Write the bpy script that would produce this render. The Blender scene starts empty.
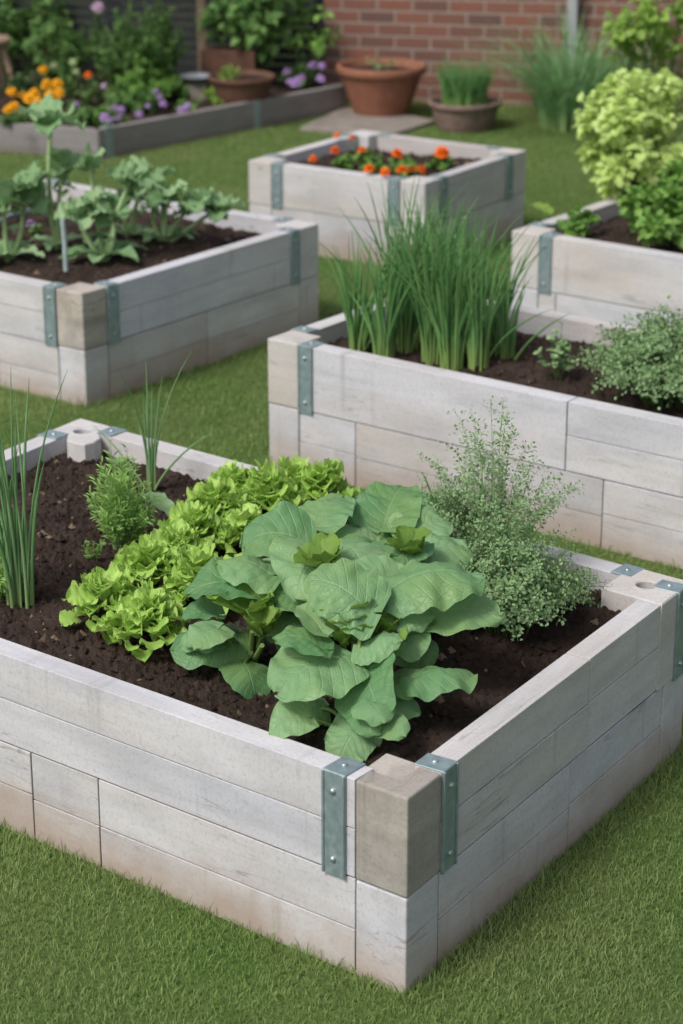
import bpy, math
import numpy as np
from math import sin, cos, pi, radians as R

sc = bpy.context.scene
C = sc.collection
rng = np.random.default_rng(7)

# ------------------------------------------------------------------ camera
F, PITCH, CAMH = 2209.3, R(20.415), 2.217
cd = bpy.data.cameras.new('camera')
cd.sensor_fit = 'VERTICAL'; cd.sensor_height = 24.0; cd.lens = F / 1024 * 24.0
cd.clip_end = 400; cd.clip_start = 0.05
cd.dof.use_dof = True; cd.dof.focus_distance = 4.4; cd.dof.aperture_fstop = 2.8
cam = bpy.data.objects.new('camera', cd); C.objects.link(cam)
cam.location = (0, 0, CAMH); cam.rotation_euler = (R(90) - PITCH, 0, 0)
sc.camera = cam

# ------------------------------------------------------------------ light
SUN_EL, SUN_AZ = 52, 222          # azimuth the light comes from, measured ccw from +x
w = bpy.data.worlds.new('World'); sc.world = w; w.use_nodes = True
nt = w.node_tree; nt.nodes.clear()
sky = nt.nodes.new('ShaderNodeTexSky'); sky.sky_type = 'NISHITA'; sky.sun_disc = False
sky.sun_elevation = R(SUN_EL); sky.sun_rotation = R(90 - SUN_AZ); sky.air_density = 1.0; sky.dust_density = 4.0; sky.ozone_density = 1.0
hs = nt.nodes.new('ShaderNodeHueSaturation'); hs.inputs['Saturation'].default_value = 0.5
bg = nt.nodes.new('ShaderNodeBackground'); bg.inputs['Strength'].default_value = 0.10
wo = nt.nodes.new('ShaderNodeOutputWorld')
nt.links.new(sky.outputs[0], hs.inputs['Color']); nt.links.new(hs.outputs[0], bg.inputs[0]); nt.links.new(bg.outputs[0], wo.inputs[0])
sd = bpy.data.lights.new('sun', 'SUN'); sd.energy = 1.6; sd.angle = R(14); sd.color = (1.0, 0.965, 0.92)
sun = bpy.data.objects.new('sun', sd); C.objects.link(sun)
from mathutils import Vector
sdir = Vector((cos(R(SUN_EL)) * cos(R(SUN_AZ)), cos(R(SUN_EL)) * sin(R(SUN_AZ)), sin(R(SUN_EL))))
sun.rotation_euler = sdir.to_track_quat('Z', 'Y').to_euler()
sc.view_settings.view_transform = 'Standard'; sc.view_settings.look = 'None'
sc.view_settings.exposure = 0.46; sc.view_settings.gamma = 1.0; sc.view_settings.use_curve_mapping = False
sc.render.engine = 'CYCLES'
sc.cycles.max_bounces = 6; sc.cycles.diffuse_bounces = 3; sc.cycles.transmission_bounces = 3; sc.cycles.transparent_max_bounces = 4


def at(px, py, z=0.0):
    """point of the horizontal plane at height z seen at a spot of the photograph"""
    a = (px - 341.5) / F; b = (512 - py) / F
    d = np.array([a, cos(PITCH) + b * sin(PITCH), -sin(PITCH) + b * cos(PITCH)])
    t = (z - CAMH) / d[2]
    return d * t + np.array([0, 0, CAMH])

# ------------------------------------------------------------------ mesh builder
class MB:
    def __init__(s):
        s.v = []; s.n = 0; s.f = []; s.uv = []; s.tone = []
    def add(s, v, f, uv=None, tone=0.5):
        v = np.asarray(v, float).reshape(-1, 3); k = len(v)
        s.v.append(v)
        s.f.append(np.asarray(f, int) + s.n)
        s.uv.append(np.zeros((k, 2)) if uv is None else np.asarray(uv, float).reshape(-1, 2))
        s.tone.append(np.full(k, tone, float) if np.isscalar(tone) else np.asarray(tone, float))
        s.n += k
    def build(s, name, mat, parent=None, smooth=False, loc=None):
        me = bpy.data.meshes.new(name)
        v = np.concatenate(s.v)
        o = bpy.data.objects.new(name, me); C.objects.link(o)
        if parent is not None:
            o.parent = parent; v = v - np.array(parent['_w'])
            o['_w'] = parent['_w']
        elif loc is not None:
            o.location = loc; v = v - np.array(loc); o['_w'] = tuple(float(x) for x in loc)
        me.vertices.add(len(v)); me.vertices.foreach_set('co', v.astype(np.float32).ravel())
        loops = np.concatenate([f.ravel() for f in s.f]).astype(np.int32)
        tot = np.concatenate([np.full(len(f), f.shape[1]) for f in s.f]).astype(np.int32)
        st = np.concatenate([[0], np.cumsum(tot)[:-1]]).astype(np.int32)
        me.loops.add(len(loops)); me.loops.foreach_set('vertex_index', loops)
        me.polygons.add(len(tot)); me.polygons.foreach_set('loop_start', st); me.polygons.foreach_set('loop_total', tot)
        me.polygons.foreach_set('use_smooth', np.full(len(tot), bool(smooth)))
        uvl = me.uv_layers.new(name='UVMap'); uv = np.concatenate(s.uv)[loops]
        uvl.data.foreach_set('uv', uv.astype(np.float32).ravel())
        at_ = me.attributes.new('tone', 'FLOAT', 'POINT'); at_.data.foreach_set('value', np.concatenate(s.tone).astype(np.float32))
        me.update(calc_edges=True); me.validate()
        me.materials.append(mat)
        return o

def finish_tags():
    for o in bpy.data.objects:
        if '_w' in o: del o['_w']

def empty(name, loc, label, cat, group=None):
    o = bpy.data.objects.new(name, None); C.objects.link(o); o.empty_display_size = 0.1
    o.location = loc; o['_w'] = tuple(float(x) for x in loc)
    o['label'] = label; o['category'] = cat
    if group: o['group'] = group
    return o
def tag(o, label=None, cat=None, group=None, kind=None):
    if label: o['label'] = label
    if cat: o['category'] = cat
    if group: o['group'] = group
    if kind: o['kind'] = kind
    return o

BOXF = np.array([[0,3,2,1],[4,5,6,7],[0,1,5,4],[1,2,6,5],[2,3,7,6],[3,0,4,7]])
def bevel(o, wd, seg=2):
    m = o.modifiers.new('bevel', 'BEVEL'); m.width = wd; m.segments = seg; m.limit_method = 'ANGLE'; m.angle_limit = R(40)
def box(mb, lo, hi, tone=.5):
    x0, y0, z0 = lo; x1, y1, z1 = hi
    v = [(x0,y0,z0),(x1,y0,z0),(x1,y1,z0),(x0,y1,z0),(x0,y0,z1),(x1,y0,z1),(x1,y1,z1),(x0,y1,z1)]
    mb.add(v, BOXF, [(p[0]+p[1], p[2]) for p in v], tone)
def tube(mb, path, rad, sides=8, tone=.5, cap=True):
    p = np.asarray(path, float); n = len(p)
    rad = np.full(n, rad) if np.isscalar(rad) else np.asarray(rad, float)
    t = np.gradient(p, axis=0); t /= np.linalg.norm(t, axis=1)[:, None] + 1e-9
    ref = np.array([0, 0, 1.]) if abs(t[0][2]) < .9 else np.array([1., 0, 0])
    a = np.cross(t, ref); a /= np.linalg.norm(a, axis=1)[:, None] + 1e-9
    b = np.cross(t, a)
    ang = np.linspace(0, 2*pi, sides, endpoint=False)
    ring = p[:, None] + rad[:, None, None] * (np.cos(ang)[None, :, None]*a[:, None] + np.sin(ang)[None, :, None]*b[:, None])
    i = np.arange(n-1)[:, None]*sides; j = np.arange(sides)[None]; j2 = (j+1) % sides
    f = np.stack([i+j, i+j2, i+sides+j2, i+sides+j], -1).reshape(-1, 4)
    uv = np.stack(np.broadcast_arrays(np.linspace(0, 1, n)[:, None], ang[None]/6.28), -1).reshape(-1, 2)
    mb.add(ring.reshape(-1, 3), f, uv, tone)
    if cap:
        c = np.concatenate([ring[-1], p[-1:]]); k = np.arange(sides)
        mb.add(c, np.stack([k, (k+1) % sides, np.full(sides, sides)], -1), None, tone)
def lathe(mb, prof, c, sides=40, tone=.5, wob=0.0):
    prof = np.asarray(prof, float); n = len(prof); ang = np.linspace(0, 2*pi, sides, endpoint=False)
    rr = prof[:, 0][:, None] * (1 + wob*np.sin(ang*3+1)[None])
    v = np.stack([rr*np.cos(ang), rr*np.sin(ang), np.broadcast_to(prof[:, 1][:, None], rr.shape)], -1) + np.asarray(c)
    i = np.arange(n-1)[:, None]*sides; j = np.arange(sides)[None]; j2 = (j+1) % sides
    f = np.stack([i+j, i+j2, i+sides+j2, i+sides+j], -1).reshape(-1, 4)
    uv = np.stack(np.broadcast_arrays(ang[None]*.2, prof[:, 1][:, None]), -1).reshape(-1, 2)
    mb.add(v.reshape(-1, 3), f, uv, tone)

# ------------------------------------------------------------------ materials
def mat(name, rough=.8, metal=0.0, spec=.3):
    m = bpy.data.materials.new(name); m.use_nodes = True; t = m.node_tree
    b = t.nodes['Principled BSDF']; b.inputs['Roughness'].default_value = rough; b.inputs['Metallic'].default_value = metal
    b.inputs['Specular IOR Level'].default_value = spec
    return m, t, b
def N(t, typ, **kw):
    n = t.nodes.new('ShaderNode' + typ)
    for k, v in kw.items():
        if k.startswith('i_'): n.inputs[k[2:].replace('_', ' ')].default_value = v
        else: setattr(n, k, v)
    return n
def noise(t, vec, scale, detail=4, rough=.55):
    n = N(t, 'TexNoise'); n.inputs['Scale'].default_value = scale; n.inputs['Detail'].default_value = detail; n.inputs['Roughness'].default_value = rough
    if vec is not None: t.links.new(vec, n.inputs['Vector'])
    return n.outputs['Fac']
def ramp(t, fac, stops):
    r = N(t, 'ValToRGB'); el = r.color_ramp.elements
    while len(el) < len(stops): el.new(0.5)
    for e, (p, c) in zip(el, stops):
        e.position = p; e.color = (*c, 1) if len(c) == 3 else c
    t.links.new(fac, r.inputs[0]); return r.outputs['Color']
def g(x): return (x, x, x)
def mix(t, fac, a, b, mode='MIX'):
    m = N(t, 'Mix', data_type='RGBA', blend_type=mode)
    for sock, val in ((0, fac), (6, a), (7, b)):
        if isinstance(val, (int, float)): m.inputs[sock].default_value = val
        elif isinstance(val, tuple): m.inputs[sock].default_value = (*val, 1)
        else: t.links.new(val, m.inputs[sock])
    return m.outputs[2]
def mth(t, op, a, b=None, clamp=False):
    m = N(t, 'Math', operation=op, use_clamp=clamp)
    for i, val in enumerate((a, b)):
        if val is None: continue
        if isinstance(val, (int, float)): m.inputs[i].default_value = val
        else: t.links.new(val, m.inputs[i])
    return m.outputs[0]
def mapping(t, vec, scale, loc=(0, 0, 0)):
    m = N(t, 'Mapping'); m.inputs['Scale'].default_value = scale; m.inputs['Location'].default_value = loc
    t.links.new(vec, m.inputs['Vector']); return m.outputs[0]
def bump(t, b, h, strength, dist):
    n = N(t, 'Bump'); n.inputs['Strength'].default_value = strength; n.inputs['Distance'].default_value = dist
    t.links.new(h, n.inputs['Height']); t.links.new(n.outputs[0], b.inputs['Normal']); return n
def geo(t): return N(t, 'NewGeometry').outputs['Position']
def uvn(t): return N(t, 'UVMap', uv_map='UVMap').outputs[0]
def tone(t): return N(t, 'Attribute', attribute_name='tone').outputs['Fac']

def sleeper_mat(name, light, dark, dirt, dirt_h=0.13, stain=.6):
    m, t, b = mat(name, .78, 0, .25)
    uv = uvn(t); pos = geo(t); tn = tone(t)
    # grain along the timber, offset by each piece's own number
    off = N(t, 'CombineXYZ'); t.links.new(mth(t, 'MULTIPLY', tn, 37.0), off.inputs[0]); t.links.new(mth(t, 'MULTIPLY', tn, 91.0), off.inputs[1])
    va = N(t, 'VectorMath', operation='ADD'); t.links.new(uv, va.inputs[0]); t.links.new(off.outputs[0], va.inputs[1]); vec = va.outputs[0]
    grain = noise(t, mapping(t, vec, (1.6, 30, 1)), 1.0, 6, .6)
    blotch = noise(t, mapping(t, vec, (3.0, 9, 1)), 1.0, 5, .6)
    fine = noise(t, pos, 130, 5, .7)
    col = mix(t, ramp(t, grain, [(.18, g(0)), (.50, g(1))]), tuple(.55*a+.45*c for a, c in zip(dark, light)), light)
    col = mix(t, mth(t, 'MULTIPLY', ramp(t, blotch, [(.42, g(0)), (.70, g(1))]), stain), col, dark)
    col = mix(t, mth(t, 'MULTIPLY', ramp(t, fine, [(.32, g(1)), (.5, g(0))]), .32), col, tuple(x*.55 for x in dark))
    # piece to piece difference
    pt = ramp(t, tn, [(0, (.88, .86, .85)), (.5, (1, 1, 1)), (1, (.97, .98, 1.02))])
    col = mix(t, 1.0, col, pt, 'MULTIPLY')
    tint = noise(t, mapping(t, vec, (1.1, 4.5, 1)), 1.0, 4, .55)
    col = mix(t, 1.0, col, ramp(t, tint, [(.30, (.84, .86, .91)), (.48, (1, 1, 1.0)), (.70, (.93, .875, .82))]), 'MULTIPLY')
    # hairline cracks along the timber
    ck = noise(t, mapping(t, vec, (2.2, 34, 1), (5, 3, 0)), 1.0, 2, .5)
    cm = mth(t, 'ABSOLUTE', mth(t, 'SUBTRACT', ck, .5)); cr = mth(t, 'MULTIPLY', ramp(t, cm, [(.0, g(1)), (.012, g(0))]), ramp(t, noise(t, mapping(t, vec, (2.6, 7, 1)), 1.0, 2), [(.52, g(0)), (.60, g(1))]))
    col = mix(t, mth(t, 'MULTIPLY', cr, .5), col, (.15, .125, .11))
    # knots and rain streaks
    vo = N(t, 'TexVoronoi', feature='F1'); vo.inputs['Scale'].default_value = 1.0; vo.inputs['Randomness'].default_value = 1.0
    t.links.new(mapping(t, vec, (3.4, 6.5, 1)), vo.inputs['Vector'])
    kn = ramp(t, mth(t, 'ADD', vo.outputs['Distance'], mth(t, 'MULTIPLY', fine, .05)), [(.035, g(1)), (.085, g(0))])
    col = mix(t, mth(t, 'MULTIPLY', kn, .6), col, (.16, .13, .11))
    st = noise(t, mapping(t, vec, (16, .9, 1)), 1.0, 3, .6)
    col = mix(t, mth(t, 'MULTIPLY', ramp(t, st, [(.60, g(0)), (.76, g(1))]), .45), col, tuple(x*.6 for x in dark))
    # splashed soil along the ground
    sep = N(t, 'SeparateXYZ'); t.links.new(pos, sep.inputs[0])
    edge = mth(t, 'ADD', mth(t, 'DIVIDE', sep.outputs['Z'], dirt_h), mth(t, 'MULTIPLY', mth(t, 'SUBTRACT', noise(t, pos, 5.5, 5, .6), .5), -1.6))
    dm = ramp(t, edge, [(.1, g(1)), (1.15, g(0))])
    col = mix(t, mth(t, 'MULTIPLY', dm, .75), col, dirt)
    t.links.new(col, b.inputs['Base Color'])
    h = mth(t, 'ADD', mth(t, 'MULTIPLY', grain, .7), mth(t, 'MULTIPLY', fine, .5))
    bump(t, b, h, .4, .002)
    return m
M = {}
M['sleeper'] = sleeper_mat('weathered_whitewash_sleeper', (.625, .615, .63), (.42, .41, .415), (.36, .265, .205))
M['cream'] = sleeper_mat('cream_post_block', (.61, .59, .57), (.46, .435, .41), (.36, .27, .22), stain=.5)
M['palepost'] = sleeper_mat('pale_stained_post', (.50, .46, .42), (.28, .245, .21), (.34, .26, .21), stain=.9)
M['post'] = sleeper_mat('stained_concrete_post', (.42, .385, .335), (.24, .215, .185), (.28, .22, .18), stain=.8)
M['edging'] = sleeper_mat('old_grey_edging', (.28, .26, .25), (.18, .16, .155), (.16, .13, .11), .05)

def metal_mat(name, c1, c2, met, rough):
    m, t, b = mat(name, rough, met, .5); pos = geo(t)
    n = noise(t, pos, 45, 5, .6)
    t.links.new(ramp(t, n, [(.3, c1), (.7, c2)]), b.inputs['Base Color'])
    t.links.new(ramp(t, noise(t, pos, 90, 3), [(.3, g(rough-.1)), (.7, g(rough+.15))]), b.inputs['Roughness'])
    bump(t, b, n, .2, .001); return m
M['bracket'] = metal_mat('galvanised_green_grey', (.21, .285, .305), (.34, .42, .45), .4, .42)
M['bolt'] = metal_mat('zinc_bolt', (.35, .42, .42), (.5, .56, .56), .7, .35)
M['pipe'] = metal_mat('grey_downpipe', (.33, .34, .36), (.40, .41, .43), 0, .5)
M['hole'] = mat('dark_hole', .95)[0]; M['hole'].node_tree.nodes['Principled BSDF'].inputs['Base Color'].default_value = (.10, .085, .07, 1)

def simple(name, c1, c2, scale=20, rough=.85, bs=.4, bd=.004, spec=.2):
    m, t, b = mat(name, rough, 0, spec); pos = geo(t); n = noise(t, pos, scale, 6, .6)
    t.links.new(ramp(t, n, [(.28, c1), (.72, c2)]), b.inputs['Base Color']); bump(t, b, n, bs, bd); return m
def soil_mat():
    m, t, b = mat('dark_moist_soil', .95, 0, .12); pos = geo(t)
    n1 = noise(t, pos, 9, 6, .6); n2 = noise(t, pos, 120, 6, .7)
    c = ramp(t, n1, [(.3, (.030, .020, .016)), (.7, (.075, .052, .042))])
    c = mix(t, ramp(t, n2, [(.55, g(0)), (.75, g(.6))]), c, (.14, .105, .085))
    c = mix(t, ramp(t, tone(t), [(.955, g(0)), (.96, g(.85))]), c, (.30, .22, .15))
    t.links.new(c, b.inputs['Base Color']); bump(t, b, n2, .9, .01); return m
M['soil'] = soil_mat()
M['terracotta'] = simple('terracotta', (.22, .09, .055), (.31, .14, .09), 14)
M['dull_terracotta'] = simple('dull_terracotta', (.10, .05, .036), (.16, .085, .058), 14)
M['stone_pot'] = simple('mossy_brown_stone', (.15, .10, .085), (.27, .19, .16), 22)
M['slab'] = simple('grey_paving', (.20, .175, .15), (.30, .265, .235), 9)
M['fence'] = simple('charcoal_slat', (.020, .021, .024), (.042, .043, .047), 30)
M['wood'] = simple('brown_timber', (.14, .10, .07), (.22, .165, .12), 25)
M['tan'] = simple('tan_stool_wood', (.28, .19, .13), (.38, .28, .20), 25)
M['zinc'] = simple('dull_zinc_tray', (.16, .18, .20), (.24, .26, .29), 20, .5)
M['stake'] = simple('pale_green_stake', (.30, .40, .38), (.42, .52, .50), 30, .5)

def brick_mat():
    m, t, b = mat('red_brown_brick', .9, 0, .15); uv = uvn(t)
    br = N(t, 'TexBrick'); t.links.new(uv, br.inputs['Vector'])
    br.inputs['Scale'].default_value = 1.0; br.inputs['Brick Width'].default_value = .205; br.inputs['Row Height'].default_value = .070
    br.inputs['Mortar Size'].default_value = .007; br.inputs['Mortar Smooth'].default_value = .3; br.inputs['Bias'].default_value = -.1
    br.inputs['Color1'].default_value = (.27, .115, .08, 1); br.inputs['Color2'].default_value = (.125, .08, .075, 1)
    br.inputs['Mortar'].default_value = (.38, .31, .27, 1)
    n = noise(t, geo(t), 30, 6, .65)
    c = mix(t, ramp(t, n, [(.3, g(0)), (.75, g(.5))]), br.outputs['Color'], (.17, .10, .075))
    t.links.new(c, b.inputs['Base Color'])
    h = mth(t, 'SUBTRACT', mth(t, 'MULTIPLY', n, .4), br.outputs['Fac']); bump(t, b, h, .8, .008); return m
M['brick'] = brick_mat()

def lawn_mat():
    m, t, b = mat('lawn_thatch', .95, 0, .1); pos = geo(t)
    n1 = noise(t, pos, 2.2, 4, .6); n2 = noise(t, pos, 60, 5, .7)
    c = ramp(t, n1, [(.35, (.085, .165, .035)), (.65, (.14, .19, .06))])
    c = mix(t, ramp(t, n2, [(.35, g(.7)), (.6, g(0))]), c, (.030, .040, .014))
    t.links.new(c, b.inputs['Base Color']); bump(t, b, n2, .8, .012); return m
M['lawn'] = lawn_mat()
def leafmat(name, dark, light, tip=None, rough=.5, trans=.25, spec=.35, veins=None, patch=None):
    """dark..light = range from leaf to leaf (its own 'tone'); tip = colour towards the end of blades (v of UV)"""
    m, t, b = mat(name, rough, 0, spec); pos = geo(t)
    tn = tone(t); n = noise(t, pos, 35, 3)
    f = mth(t, 'ADD', tn, mth(t, 'MULTIPLY', mth(t, 'SUBTRACT', n, .5), .5), clamp=True)
    c = ramp(t, f, [(0, dark), (1, light)])
    if patch:
        c = mix(t, ramp(t, noise(t, pos, patch[1], 3), [(.42, g(0)), (.62, g(patch[2]))]), c, patch[0])
    sep = N(t, 'SeparateXYZ'); t.links.new(uvn(t), sep.inputs[0])
    if tip:
        c = mix(t, ramp(t, sep.outputs['X'], [(0, g(1)), (tip[1], g(0))]), c, tip[0])
    if veins:
        av = mth(t, 'ABSOLUTE', sep.outputs['Y'])
        mid = ramp(t, av, [(0.0, g(1)), (.045, g(0))])
        fr = mth(t, 'FRACT', mth(t, 'MULTIPLY', mth(t, 'SUBTRACT', sep.outputs['X'], mth(t, 'MULTIPLY', av, .32)), 7.0))
        tri = mth(t, 'ABSOLUTE', mth(t, 'SUBTRACT', fr, .5))
        side = ramp(t, tri, [(0, g(.75)), (.09, g(0))])
        vn = N(t, 'Mix', data_type='RGBA', blend_type='LIGHTEN'); vn.inputs[0].default_value = 1
        t.links.new(mid, vn.inputs[6]); t.links.new(side, vn.inputs[7])
        c = mix(t, mth(t, 'MULTIPLY', vn.outputs[2], .55), c, veins)
        vor = N(t, 'TexVoronoi', feature='DISTANCE_TO_EDGE'); vor.inputs['Scale'].default_value = 14
        t.links.new(mapping(t, uvn(t), (1, .6, 1)), vor.inputs['Vector'])
        h = mth(t, 'ADD', mth(t, 'MULTIPLY', ramp(t, vor.outputs['Distance'], [(0, g(0)), (.12, g(1))]), .35), mth(t, 'MULTIPLY', vn.outputs[2], -1.0))
        bump(t, b, h, .45, .004)
    t.links.new(c, b.inputs['Base Color'])
    tr = N(t, 'BsdfTranslucent'); t.links.new(mix(t, .5, c, tuple(min(1, x*1.6) for x in light)), tr.inputs[0])
    ms = N(t, 'MixShader'); ms.inputs[0].default_value = trans
    t.links.new(b.outputs[0], ms.inputs[1]); t.links.new(tr.outputs[0], ms.inputs[2])
    t.links.new(ms.outputs[0], t.nodes['Material Output'].inputs['Surface'])
    return m
M['grass'] = leafmat('grass_blade', (.11, .205, .046), (.32, .42, .15), rough=.6, trans=.35, patch=((.30, .34, .15), 1.6, .5))
M['bigleaf'] = leafmat('big_leaf', (.10, .25, .095), (.27, .46, .22), rough=.46, trans=.25, veins=(.30, .45, .25), spec=.4, patch=((.26, .37, .10), 7, .35))
M['bigstalk'] = leafmat('leaf_stalk', (.16, .26, .07), (.26, .38, .12), rough=.5, trans=.15)
M['younglf'] = leafmat('young_leaf', (.16, .29, .045), (.26, .41, .08), rough=.5, trans=.3, veins=(.3, .45, .15))
M['lettuce'] = leafmat('lettuce', (.25, .46, .07), (.52, .73, .19), rough=.45, trans=.35, tip=((.42, .50, .20), .5))
M['chive'] = leafmat('chive', (.08, .22, .065), (.20, .40, .13), rough=.5, trans=.15, tip=((.30, .42, .12), .30))
M['leek'] = leafmat('leek', (.12, .26, .10), (.25, .43, .19), rough=.5, trans=.2, tip=((.30, .42, .16), .25))
M['herb'] = leafmat('grey_green_herb', (.145, .26, .11), (.31, .45, .215), rough=.65, trans=.2)
M['thyme'] = leafmat('thyme', (.075, .165, .065), (.20, .33, .15), rough=.65, trans=.2)
M['feather'] = leafmat('feathery_green', (.22, .40, .10), (.42, .62, .20), rough=.6, trans=.3)
M['green'] = leafmat('mid_green', (.06, .15, .035), (.18, .32, .09), rough=.55, trans=.25)
M['parsley'] = leafmat('parsley_green', (.09, .22, .04), (.24, .42, .09), rough=.55, trans=.25)
M['lime'] = leafmat('lime_leaf', (.40, .58, .13), (.64, .80, .31), rough=.55, trans=.35)
M['brightgreen'] = leafmat('bright_green', (.14, .27, .045), (.30, .45, .09), rough=.55, trans=.3)
M['dkgreen'] = leafmat('dark_green', (.025, .065, .018), (.085, .155, .045), rough=.55, trans=.2)
M['brassica'] = leafmat('brassica', (.19, .35, .15), (.38, .55, .29), rough=.55, trans=.25, veins=(.26, .38, .18))
M['palestem'] = leafmat('pale_stem', (.32, .46, .20), (.46, .60, .30), rough=.5, trans=.1)
M['stem'] = leafmat('green_stem', (.08, .13, .04), (.14, .20, .07), rough=.6, trans=0)
M['orange'] = leafmat('orange_petal', (.72, .10, .010), (.95, .22, .02), rough=.6, trans=.2, spec=.1)
M['yellow'] = leafmat('golden_petal', (.80, .33, .01), (.95, .50, .03), rough=.6, trans=.2, spec=.1)
M['purple'] = leafmat('purple_petal', (.32, .19, .45), (.56, .38, .68), rough=.6, trans=.25, spec=.1)
M['pink'] = leafmat('pink_petal', (.45, .30, .45), (.70, .50, .62), rough=.6, trans=.25, spec=.1)
M['cream_fl'] = leafmat('greenish_cream_petal', (.40, .50, .25), (.62, .68, .42), rough=.6, trans=.25, spec=.1)

# ------------------------------------------------------------------ ground and lawn
BEDS = {}
gm = MB()
gm.add([(-40, -12, 0), (40, -12, 0), (40, 70, 0), (-40, 70, 0)], [[0, 1, 2, 3]])
tag(gm.build('ground', M['lawn']), kind='structure')

CORN = {
 'front': [(0.116, 3.442), (0.760, 4.440), (-0.694, 5.590), (-1.355, 4.58)],
 'mid': [(1.385, 5.166), (1.853, 5.791), (0.253, 6.985), (-0.222, 6.365)],
 'left': [(-0.840, 6.945), (-0.083, 7.95), (-1.240, 8.80), (-1.99, 7.78)],
 'back': [(0.334, 8.75), (0.794, 9.431), (0.090, 9.90), (-0.392, 9.212)],
 'right': [(1.818, 6.87), (2.536, 7.832), (1.334, 8.729), (0.610, 7.767)],
}
HT = {'front': .40, 'mid': .40, 'left': .384, 'back': .363, 'right': .40}
BORDER = [at(-60, 118, .15)[:2], at(98, 130, .15)[:2], at(345, 85, .15)[:2]]
def inside(p, poly):
    poly = np.asarray(poly); r = np.zeros(len(p), bool); n = len(poly)
    for i in range(n):
        a = poly[i]; b = poly[(i+1) % n]
        c = ((a[1] > p[:, 1]) != (b[1] > p[:, 1])) & (p[:, 0] < (b[0]-a[0])*(p[:, 1]-a[1])/(b[1]-a[1]+1e-12)+a[0])
        r ^= c
    return r
WALL_P = np.array([-0.10, 12.80]); WALL_D = np.array([cos(R(-11)), sin(R(-11))]); WALL_N = np.array([-WALL_D[1], WALL_D[0]])  # N points away from the camera

def lawn():
    mb = MB()
    rects = [(-1.5, 2.4, 1.5, 5.0, 44000), (-2.0, 4.2, 2.4, 8.2, 15000), (-2.6, 7.6, 3.2, 12.9, 5200)]
    for (x0, y0, x1, y1, dens) in rects:
        n = int((x1-x0)*(y1-y0)*dens)
        p = np.stack([rng.uniform(x0, x1, n), rng.uniform(y0, y1, n)], 1)
        lim = .165*p[:, 1] + .60
        keep = np.abs(p[:, 0]) < lim
        for k, c in CORN.items():
            c = np.array(c); ctr = c.mean(0); cc = ctr + (c-ctr)*(1 + .0)
            keep &= ~inside(p, cc)
        keep &= ((p-WALL_P) @ WALL_N) < -.02
        bo = [BORDER[0], BORDER[1], BORDER[2], BORDER[2]+np.array([0, 3]), BORDER[0]+np.array([0, 3])]
        keep &= ~inside(p, bo)
        keep &= ~inside(p, SLAB)
        p = p[keep]; n = len(p)
        patch = .5+.3*np.sin(p[:, 0]*5.1+1.3*np.sin(p[:, 1]*4.3))*np.sin(p[:, 1]*3.7+p[:, 0]*2.1)+.2*np.sin(p[:, 0]*13+2*np.sin(p[:, 1]*9))*np.sin(p[:, 1]*15+1.7*np.sin(p[:, 0]*11))
        h = rng.uniform(.006, .016, n)*(0.75+.5*patch)
        # longer blades against the sleepers
        for k, c in CORN.items():
            c = np.array(c)
            for i in range(4):
                a, b = c[i], c[(i+1) % 4]; d = b-a; L = np.hypot(*d); d = d/L; q = p-a
                s = np.clip(q @ d, 0, L); dist = np.hypot(*(q-s[:, None]*d).T)
                h = np.where((dist < .04) & (rng.random(n) < .45), h*rng.uniform(1.3, 2.4, n), h)
        wdt = rng.uniform(.0007, .0015, n)*(1+ (p[:, 1]-3)*.12)
        ang = rng.uniform(0, 2*pi, n); lean = rng.uniform(.1, 1.1, n)*h; la = rng.uniform(0, 2*pi, n)+.0
        dx, dy = np.cos(ang)*wdt, np.sin(ang)*wdt
        lx, ly = np.cos(la)*lean, np.sin(la)*lean
        z = np.zeros(n)
        v = np.stack([np.stack([p[:, 0]-dx, p[:, 1]-dy, z-.002], 1), np.stack([p[:, 0]+dx, p[:, 1]+dy, z-.002], 1),
                      np.stack([p[:, 0]+dx*.7+lx*.4, p[:, 1]+dy*.7+ly*.4, h*.6], 1), np.stack([p[:, 0]-dx*.7+lx*.4, p[:, 1]-dy*.7+ly*.4, h*.6], 1),
                      np.stack([p[:, 0]+lx, p[:, 1]+ly, h], 1)], 1)
        b = np.arange(n)*5
        tn = np.repeat(np.clip(rng.normal(.48, .17, n)+.55*(patch-.5), 0, 1), 5)
        mb.add(v.reshape(-1, 3), np.stack([b, b+1, b+2, b+3], 1), None, tn)
        mb.f.append(np.stack([b+3, b+2, b+4], 1)+mb.n-len(v)*5)
    o = mb.build('lawn_grass', M['grass'])
    tag(o, 'short green mown lawn grass between the raised beds', 'grass', kind='stuff')
SLAB = [at(300, 131)[:2], at(388, 139)[:2], at(436, 124)[:2], at(350, 108)[:2]]
lawn()

def prism(mb, poly, z0, z1, tone=.5):
    n = len(poly)
    v = [(x, y, z0) for x, y in poly] + [(x, y, z1) for x, y in poly]
    mb.add(v, [[i, (i+1) % n, n+(i+1) % n, n+i] for i in range(n)], None, tone)
    mb.f.append(np.array([[n+i for i in range(n)]])+mb.n-2*n)
mb = MB(); prism(mb, SLAB, -.02, .022); o = mb.build('paving', M['slab']); bevel(o, .004); tag(o, kind='structure')

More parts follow.
